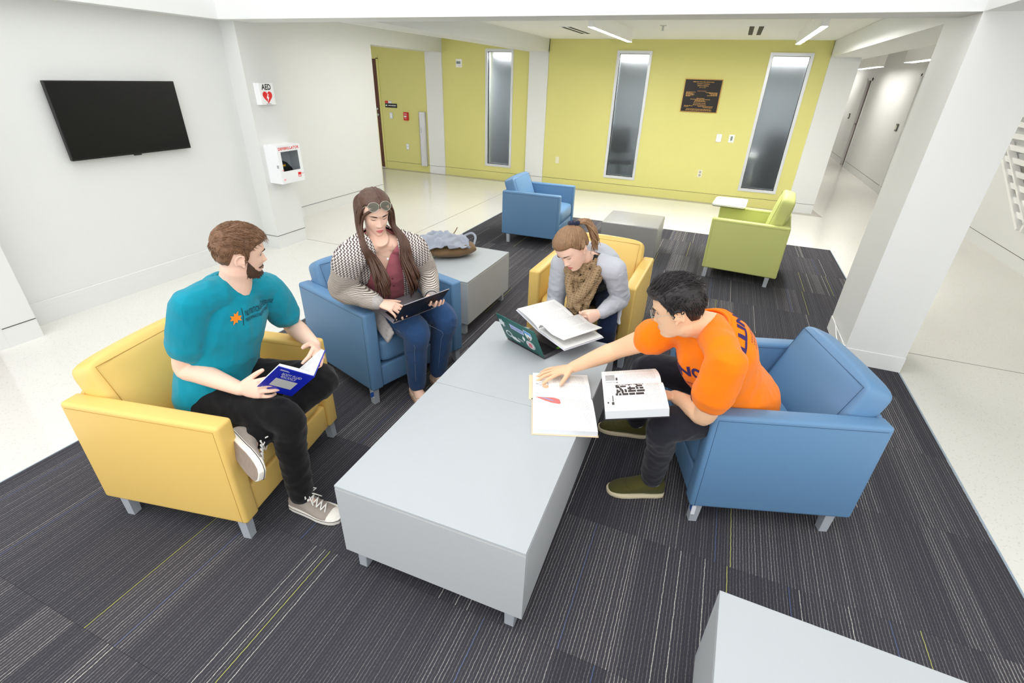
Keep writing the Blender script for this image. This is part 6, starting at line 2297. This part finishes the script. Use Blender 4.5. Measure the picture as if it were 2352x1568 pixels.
m_ink_red = mat('ink_red', srgb(222, 122, 116), .8, noise=(90, .25))
m_ink_blue = mat('ink_lilac', srgb(150, 156, 196), .8)
m_ink_or = mat('ink_peach', srgb(234, 186, 150), .8)
m_ink_tint = mat('ink_tint', srgb(214, 222, 244), .8)
m_ink_k = mat('ink_black', srgb(62, 58, 58), .8)
b2.mark(blkU, 'blank_margin', [(.055, .195, .008, .100)], hU, m_paper, .0010)
mark_poly(b2, blkU, 'figure', [(.075 + .016 * cos(a), .062 + .016 * sin(a)) for a in [2 * pi * k / 16 for k in range(16)]], hU, m_ink_or)
loop = [(.085 + .012 * sin(2 * a) + .018 * cos(a), .045 + .030 * sin(a)) for a in [2 * pi * k / 24 for k in range(25)]]
lm = MB().tube([(x + .01, y, hU(x) + .0016) for x, y in loop], .0007, 4).build('figure_line', m_ink_k, blkU)
b2.mark(blkU, 'tinted_box', [(.120, .185, .150, .182)], hU, m_ink_tint, .0009)
b2.mark(blkD, 'blank_margin', [(.006, .090, .010, .120)], hD, m_paper, .0010)
mus = [(.010, .008), (.004, .03), (.006, .06), (.018, .10), (.040, .124), (.070, .128), (.078, .120), (.070, .085), (.054, .055), (.030, .024)]
mark_poly(b2, blkD, 'muscle_figure', mus, hD, m_ink_red, .0018)
mark_poly(b2, blkD, 'muscle_figure', [(.020, .030), (.026, .06), (.044, .088), (.058, .102), (.052, .082), (.036, .055)], hD, m_ink_blue, .0021)

# textbook in the lap of the person in orange
def sc_(p, k): return V((p[0] * k, p[1] * k, 1.79 - (1.79 - p[2]) * k))
k = .955
s0, s1 = sc_((-.282, 1.873, .583), k), sc_((-.036, 1.943, .628), k)
nearv = (sc_((-.226, 1.682, .570), k) - s0)
s0, s1 = s0 - V((0, 0, .036)), s1 - V((0, 0, .036))
b3 = Book('thick textbook with a black maze diagram held open above the knee', s0, s1, m_cov_dk)
nup = (s1 - s0).cross(-nearv); nup = nup if nup.z > 0 else -nup
blkN, pgN, cvN, hN, LN = b3.half(nearv, .190, .040, nup, m_page_k, arch=.010)
farv = V((-.032, .189, -.058))
nfar = (s1 - s0).cross(farv); nfar = nfar if nfar.z > 0 else -nfar
blkF, pgF, cvF, hF, LF = b3.half(farv, .190, .034, nfar, m_page_k, arch=.010)
# maze diagram (x from spine outwards, y along the spine)
b3.mark(blkN, 'blank_panel', [(.002, .118, .046, .175)], hN, m_paper, .0010)
rnd = random.Random(12)
quads = []
for i in range(5):
    x0 = .018 + i * .0185
    y = .045 + rnd.uniform(0, .01)
    while y < .165:
        l = rnd.choice((.010, .016, .024, .032))
        if rnd.random() > .12: quads.append((x0, x0 + .0140, y, min(y + l, .168)))
        y += l + .0035
for i in range(14):
    y = .05 + rnd.uniform(0, .11); x0 = .018 + rnd.randrange(4) * .0185
    quads.append((x0 + .010, x0 + .0200, y, y + .008))
b3.mark(blkN, 'maze_diagram', quads, hN, m_ink_k, .0014)
b3.mark(blkN, 'blank_panel', [(.002, .185, .004, .045)], hN, m_paper, .0010)
b3.mark(blkN, 'caption', [(.105, .140, .034, .038), (.142, .158, .030, .040), (.140, .150, .013, .019)], hN, m_ink_k, .0014)
b3.mark(blkF, 'blank_panel', [(.004, .090, .004, .075)], hF, m_paper, .0010)
b3.mark(blkF, 'grey_diagram', [(.012, .080, .014, .055)], hF, mat('ink_grey', srgb(168, 168, 168), .8, noise=(120, .3)), .0013)
b3.mark(blkF, 'caption', [(.010, .040, .058, .066)], hF, m_ink_k, .0014)

# textbook held by the person with the scarf
s0, s1 = V((-.745, 2.291, .551)), V((-.595, 2.527, .547))
b4 = Book('white textbook held open above the green laptop', s0, s1, m_cov_wht)
lv = V((-.177, .114, .045)); nl = (s1 - s0).cross(lv); nl = nl if nl.z > 0 else -nl
blkL, pgL, cvL, hL_, LL = b4.half(lv, .215, .010, nl, m_page_g, arch=.010)
rv = V((.172, -.125, -.012)); nr = (s1 - s0).cross(rv); nr = nr if nr.z > 0 else -nr
blkR, pgR, cvR, hR_, LR = b4.half(rv, .225, .006, nr, m_page_g, arch=.002)
# pages lifted by the reader
sdv = (s1 - s0).normalized(); uu = V((.80, -.58, .10)); uu = (uu - sdv * uu.dot(sdv)).normalized(); nn = uu.cross(sdv); nn = nn if nn.z > 0 else -nn
Ml = Matrix.Identity(4)
for i in range(3):
    Ml[i][0], Ml[i][1], Ml[i][2], Ml[i][3] = uu[i], sdv[i], nn[i], s0[i]
N = 18
def hl_(x): return .010 + .024 * sin(pi * min(1, x / .12) ** .7) * math.exp(-x / .09) * 1.6 + .010
LLn = (s1 - s0).length
vs = [(.212 * k / N, y, hl_(.212 * k / N)) for k in range(N + 1) for y in (0, LLn)]
fs = [(2 * k, 2 * k + 2, 2 * k + 3, 2 * k + 1) for k in range(N)]
pm = MB().add(vs, fs).mesh('lifted_pages')
lp = link('lifted_pages', pm, m_page_g, None, True)
lp.parent = b4.root; lp.matrix_parent_inverse = Matrix.Translation(-V(b4.root.location)); lp.matrix_basis = Ml
sm_ = lp.modifiers.new('thickness', 'SOLIDIFY'); sm_.thickness = .004; sm_.offset = -1

# ================================================================== LAPTOPS
m_grey_al = mat('space_grey_metal', srgb(158, 155, 160), .4, metal=.25)
m_lid_dk = mat('midnight_lid', srgb(30, 34, 46), .4, metal=.3)
m_lid_gr = mat('green_lid', srgb(38, 96, 90), .5, noise=(12, .12))
m_key = mat('black_keys', srgb(24, 22, 26), .6)
m_scr = mat('laptop_screen', srgb(26, 28, 34), .15)
def laptop(label, hL, hR, lid_dir, base_dir, m_base, m_lid, w, dp, th=.013, lid_t=.005, rest=False):
    hL, hR = V(hL), V(hR)
    x = (hR - hL).normalized()
    root = thing('laptop', label, 'laptop', (hL + hR) / 2)
    bd = V(base_dir); bd = (bd - x * bd.dot(x)).normalized()
    zb = bd.cross(x); zb = zb if zb.z > 0 else -zb
    def frame(y, z):
        M = Matrix.Identity(4)
        for i in range(3):
            M[i][0], M[i][1], M[i][2], M[i][3] = x[i], y[i], z[i], hL[i]
        return M
    Mb = frame(bd, zb)
    base = empty('base'); base.parent = root; base.matrix_parent_inverse = Matrix.Translation(-V(root.location)); base.matrix_basis = Mb
    me = MB().box(0, w, 0, dp, -th, 0).mesh('chassis'); bevel_mesh(me, .003, 2); link('chassis', me, m_base, base)
    box_obj('keyboard_well', (.018, w - .018, .018, dp * .55, .0, .0006), m_key, base)
    mb = MB()
    rows = 6
    for r in range(rows):
        n = 14
        y0 = .021 + r * (dp * .55 - .024) / rows; y1 = y0 + (dp * .55 - .024) / rows - .0028
        for c in range(n):
            x0 = .021 + c * (w - .042) / n; x1 = x0 + (w - .042) / n - .0026
            if r == rows - 1 and 4 <= c <= 8:
                if c == 4: x1 = .021 + 9 * (w - .042) / n - .0026
                else: continue
            mb.box(x0, x1, y0, y1, .0006, .0022)
    ko = mb.build('keys', m_key, base); ko['kind'] = 'stuff'
    box_obj('trackpad', (w * .33, w * .67, dp * .60, dp * .95, .0, .0006), m_scr if False else m_base, base)
    ld = V(lid_dir); ld = (ld - x * ld.dot(x)).normalized()
    zl = x.cross(ld)
    if zl.dot(bd) < 0: zl = -zl      # z of the lid frame points to the keyboard side
    Mlid = frame(ld, zl)
    lid = empty('lid'); lid.parent = root; lid.matrix_parent_inverse = Matrix.Translation(-V(root.location)); lid.matrix_basis = Mlid
    me = MB().box(0, w, .002, dp, -lid_t, 0).mesh('lid_shell'); bevel_mesh(me, .002, 2); link('lid_shell', me, m_lid, lid)
    box_obj('screen', (.005, w - .005, .010, dp - .006, 0, .0006), m_scr, lid)
    box_obj('hinge', (w * .15, w * .85, -.004, .004, -.006, .0005), m_key, lid)
    return root, base, lid
LW_, bs, lidw = laptop('dark laptop with silver keyboard deck on the lap of the cardigan wearer', (-1.484, 1.974, .588), (-1.364, 2.244, .603), (.59, -.307, .747), (-.906, .415, .13), m_grey_al, m_lid_dk, .296, .204)
box_obj('lid_rim', (0.001, .295, .2035, .2052, -.0045, -.0005), m_grey_al, lidw)
LG_, bs, lidg = laptop('open laptop with a stickered green lid on the coffee table', (-.935, 2.298, .4655), (-.662, 2.171, .4655), (-.124, -.422, .898), (.42, .906, 0), mat('charcoal_metal', srgb(86, 84, 88), .4, metal=.5), m_lid_gr, .301, .204, th=.0145)
box_obj('energy_sticker', (.27, .285, .125, .150, .0, .0008), mat('lime_sticker', srgb(130, 210, 40), .5), bs)
# stickers on the outside of the green lid (lid frame: x right, y up, outside is -z)
m_st_w = mat('sticker_pale', srgb(222, 228, 232), .5)
m_st_l = mat('sticker_lilac', srgb(176, 190, 236), .5)
m_st_n = mat('sticker_navy', srgb(46, 52, 110), .5)
m_st_s = mat('sticker_sky', srgb(64, 150, 220), .5)
m_st_r = mat('sticker_red', srgb(206, 50, 62), .5)
zf = -.0056
def lidpoly(name, pts, m, parent, z=zf, t=.0004):
    o = MB().prism(pts, z - t, z).build(name, m); o.parent = parent; return o
st = lidpoly('name_sticker', [(.095, .132), (.195, .125), (.200, .160), (.093, .168)], m_st_l, lidg)
me = sized_text('ALOHA', .088, .018, .102, .138); me.transform(Matrix.Translation((0, 0, zf - .0008))); me.materials.clear(); link('lettering', me, m_st_n, st)
sh_ = lidpoly('shield_sticker', [(.205, .178), (.258, .172), (.262, .140), (.246, .112), (.232, .104), (.216, .118), (.206, .145)], m_st_w, lidg)
lidpoly('shield_sky', [(.209, .174), (.255, .169), (.257, .146), (.210, .150)], m_st_s, sh_, zf - .0005)
lidpoly('shield_mountain', [(.211, .143), (.222, .162), (.230, .150), (.240, .158), (.255, .143), (.243, .116), (.232, .109), (.218, .121)], m_st_w, sh_, zf - .0009)
lidpoly('shield_rock', [(.224, .124), (.232, .134), (.240, .126), (.246, .132), (.242, .117), (.232, .110)], mat('sticker_rock', srgb(110, 92, 76), .6), sh_, zf - .0013)
circ = lambda cx, cy, r, n=24: [(cx + r * cos(2 * pi * k / n), cy + r * sin(2 * pi * k / n)) for k in range(n)]
rd = lidpoly('round_sticker', circ(.222, .060, .033), m_st_w, lidg)
lidpoly('round_ring', circ(.222, .060, .029), mat('sticker_grey', srgb(160, 166, 170), .5), rd, zf - .0005)
lidpoly('round_field', circ(.222, .060, .024), m_st_w, rd, zf - .0009)
lidpoly('round_stripe', [(.206, .046), (.213, .042), (.219, .076), (.211, .077)], m_st_r, rd, zf - .0013)
lidpoly('round_stripe', [(.217, .041), (.226, .041), (.232, .078), (.223, .079)], m_st_r, rd, zf - .0013)
lidpoly('round_stripe', [(.230, .044), (.236, .047), (.238, .072), (.234, .075)], m_st_r, rd, zf - .0013)
lidpoly('torn_sticker', [(.004, .146), (.012, .168), (.024, .160), (.030, .176), (.036, .156), (.050, .150), (.040, .142), (.044, .120), (.034, .128), (.030, .108), (.022, .126), (.006, .120)], m_st_w, lidg)
lidpoly('leaf_sticker', [(.168, .088), (.178, .112), (.190, .098), (.186, .078), (.176, .068)], m_st_w, lidg)
lidpoly('emblem_sticker', circ(.052, .066, .026, 14), m_st_w, lidg)
lidpoly('emblem_core', circ(.052, .066, .018, 10), m_lid_gr, bpy.data.objects['emblem_sticker'], zf - .0005)
lidpoly('wolf_sticker', [(.060, .050), (.076, .070), (.082, .056), (.100, .060), (.112, .046), (.132, .040), (.128, .030), (.098, .028), (.072, .034)], m_st_w, lidg)
lidpoly('word_sticker', [(.120, .052), (.165, .048), (.166, .064), (.122, .070)], mat('sticker_dim', srgb(150, 166, 168), .5), lidg)

# ================================================================== BAG AND JACKET
m_brown = cloth('brown_canvas', srgb(124, 98, 70), .75, .15, 14, 600, .3)
m_greyj = cloth('grey_twill', srgb(158, 164, 176), .85, .08, 18, 700, .3)
BAG = thing('handbag', 'slouching brown bag on the grey side table', 'bag', (-1.93, 3.44, .45))
bg_ = MB()
rows = []
for k in range(13):
    u = k / 12
    c = V((-2.075, 3.335, .455)).lerp(V((-1.80, 3.60, .455)), u)
    e = sin(pi * min(1, max(0, .08 + .84 * u))) ** .6
    hz_ = .050 * e + .012
    rows.append((c + V((0, 0, hz_ * .98 + (.025 * (2 * u - 1) ** 2))), V((.62, -.62, 0)).normalized() * (.115 * e + .015), V((0, 0, hz_))))
loft(bg_, rows, 24)
bgm = solid(bg_, 'bag_body', .007, 3, wrinkle=(.007, 11, (1, 1, 1), 2.7))
for v in bgm.vertices:
    v.co.z = max(v.co.z, .4506)
bo = plink('bag_body', bgm, m_brown, BAG)
MB().tube(catmull([V((-1.79, 3.58, .53)), V((-1.80, 3.64, .585)), V((-1.86, 3.68, .60)), V((-1.93, 3.66, .565))], 5), .010, 8).build('strap', m_greyj, None, True)
o = bpy.data.objects['strap']; o.parent = BAG; o.matrix_parent_inverse = Matrix.Translation(-V(BAG.location))
MB().tube([V((-2.02, 3.60, .56)), V((-1.99, 3.63, .61)), V((-1.975, 3.645, .645))], .004, 6).build('strap_end', m_brown, None, True)
o = bpy.data.objects['strap_end']; o.parent = BAG; o.matrix_parent_inverse = Matrix.Translation(-V(BAG.location))
JK = thing('jacket', 'crumpled grey jacket heaped on the brown bag', 'jacket', (-1.98, 3.42, .55))
def draped(nu, nv, fn):
    vs = [fn(2 * i / (nu - 1) - 1, 2 * j / (nv - 1) - 1) for i in range(nu) for j in range(nv)]
    fs = [(i * nv + j, (i + 1) * nv + j, (i + 1) * nv + j + 1, i * nv + j + 1) for i in range(nu - 1) for j in range(nv - 1)]
    return MB().add(vs, fs)
def ridge(x, y, s):
    n = mnoise.noise(V((x, y, s)))
    return (1 - min(1, abs(n) * 2.6)) ** 1.5
def jack(u, v):
    a = .62
    r = sqrt(u * u + v * v * 1.1)
    x = -2.02 + .235 * (u * cos(a) - .62 * v * sin(a)) + .03 * mnoise.noise(V((u * 2, v * 2, 3)))
    y = 3.42 + .235 * (u * sin(a) + .62 * v * cos(a)) + .03 * mnoise.noise(V((u * 2, v * 2, 9)))
    z = .560 + .055 * max(0, 1 - r * r) - .045 * max(0, r - .75) - .075 * max(0, -u - .55)
    z += .034 * ridge(u * 1.5 + v * .5, v * 1.2 - u * .4, 1.3) + .020 * ridge(u * 3.1 - v, v * 2.6 + u * .7, 5.1) + .012 * mnoise.noise(V((u * 4, v * 4, 2)))
    return (x, y, max(.456, z))
jm_ = draped(84, 56, jack).mesh('cloth')
tmp = bpy.data.objects.new('tmp', jm_); COL.objects.link(tmp)
sf = tmp.modifiers.new('s', 'SOLIDIFY'); sf.thickness = .005; sf.offset = 1
dg = bpy.context.evaluated_depsgraph_get(); dg.update()
jm_ = bpy.data.meshes.new_from_object(tmp.evaluated_get(dg)); bpy.data.objects.remove(tmp, do_unlink=True)
plink('cloth', jm_, m_greyj, JK)

slv = MB(); limb(slv, [V((-2.13, 3.36, .57)), V((-2.17, 3.30, .55)), V((-2.20, 3.25, .492))], [.034, .034, .026], 12, 5, flat=((0, 0, 1), .6))
plink('jacket_sleeve', solid(slv, 'jacket_sleeve', .005, 2, wrinkle=(.007, 22, (1, 1, 1), 1.1)), m_greyj, JK)
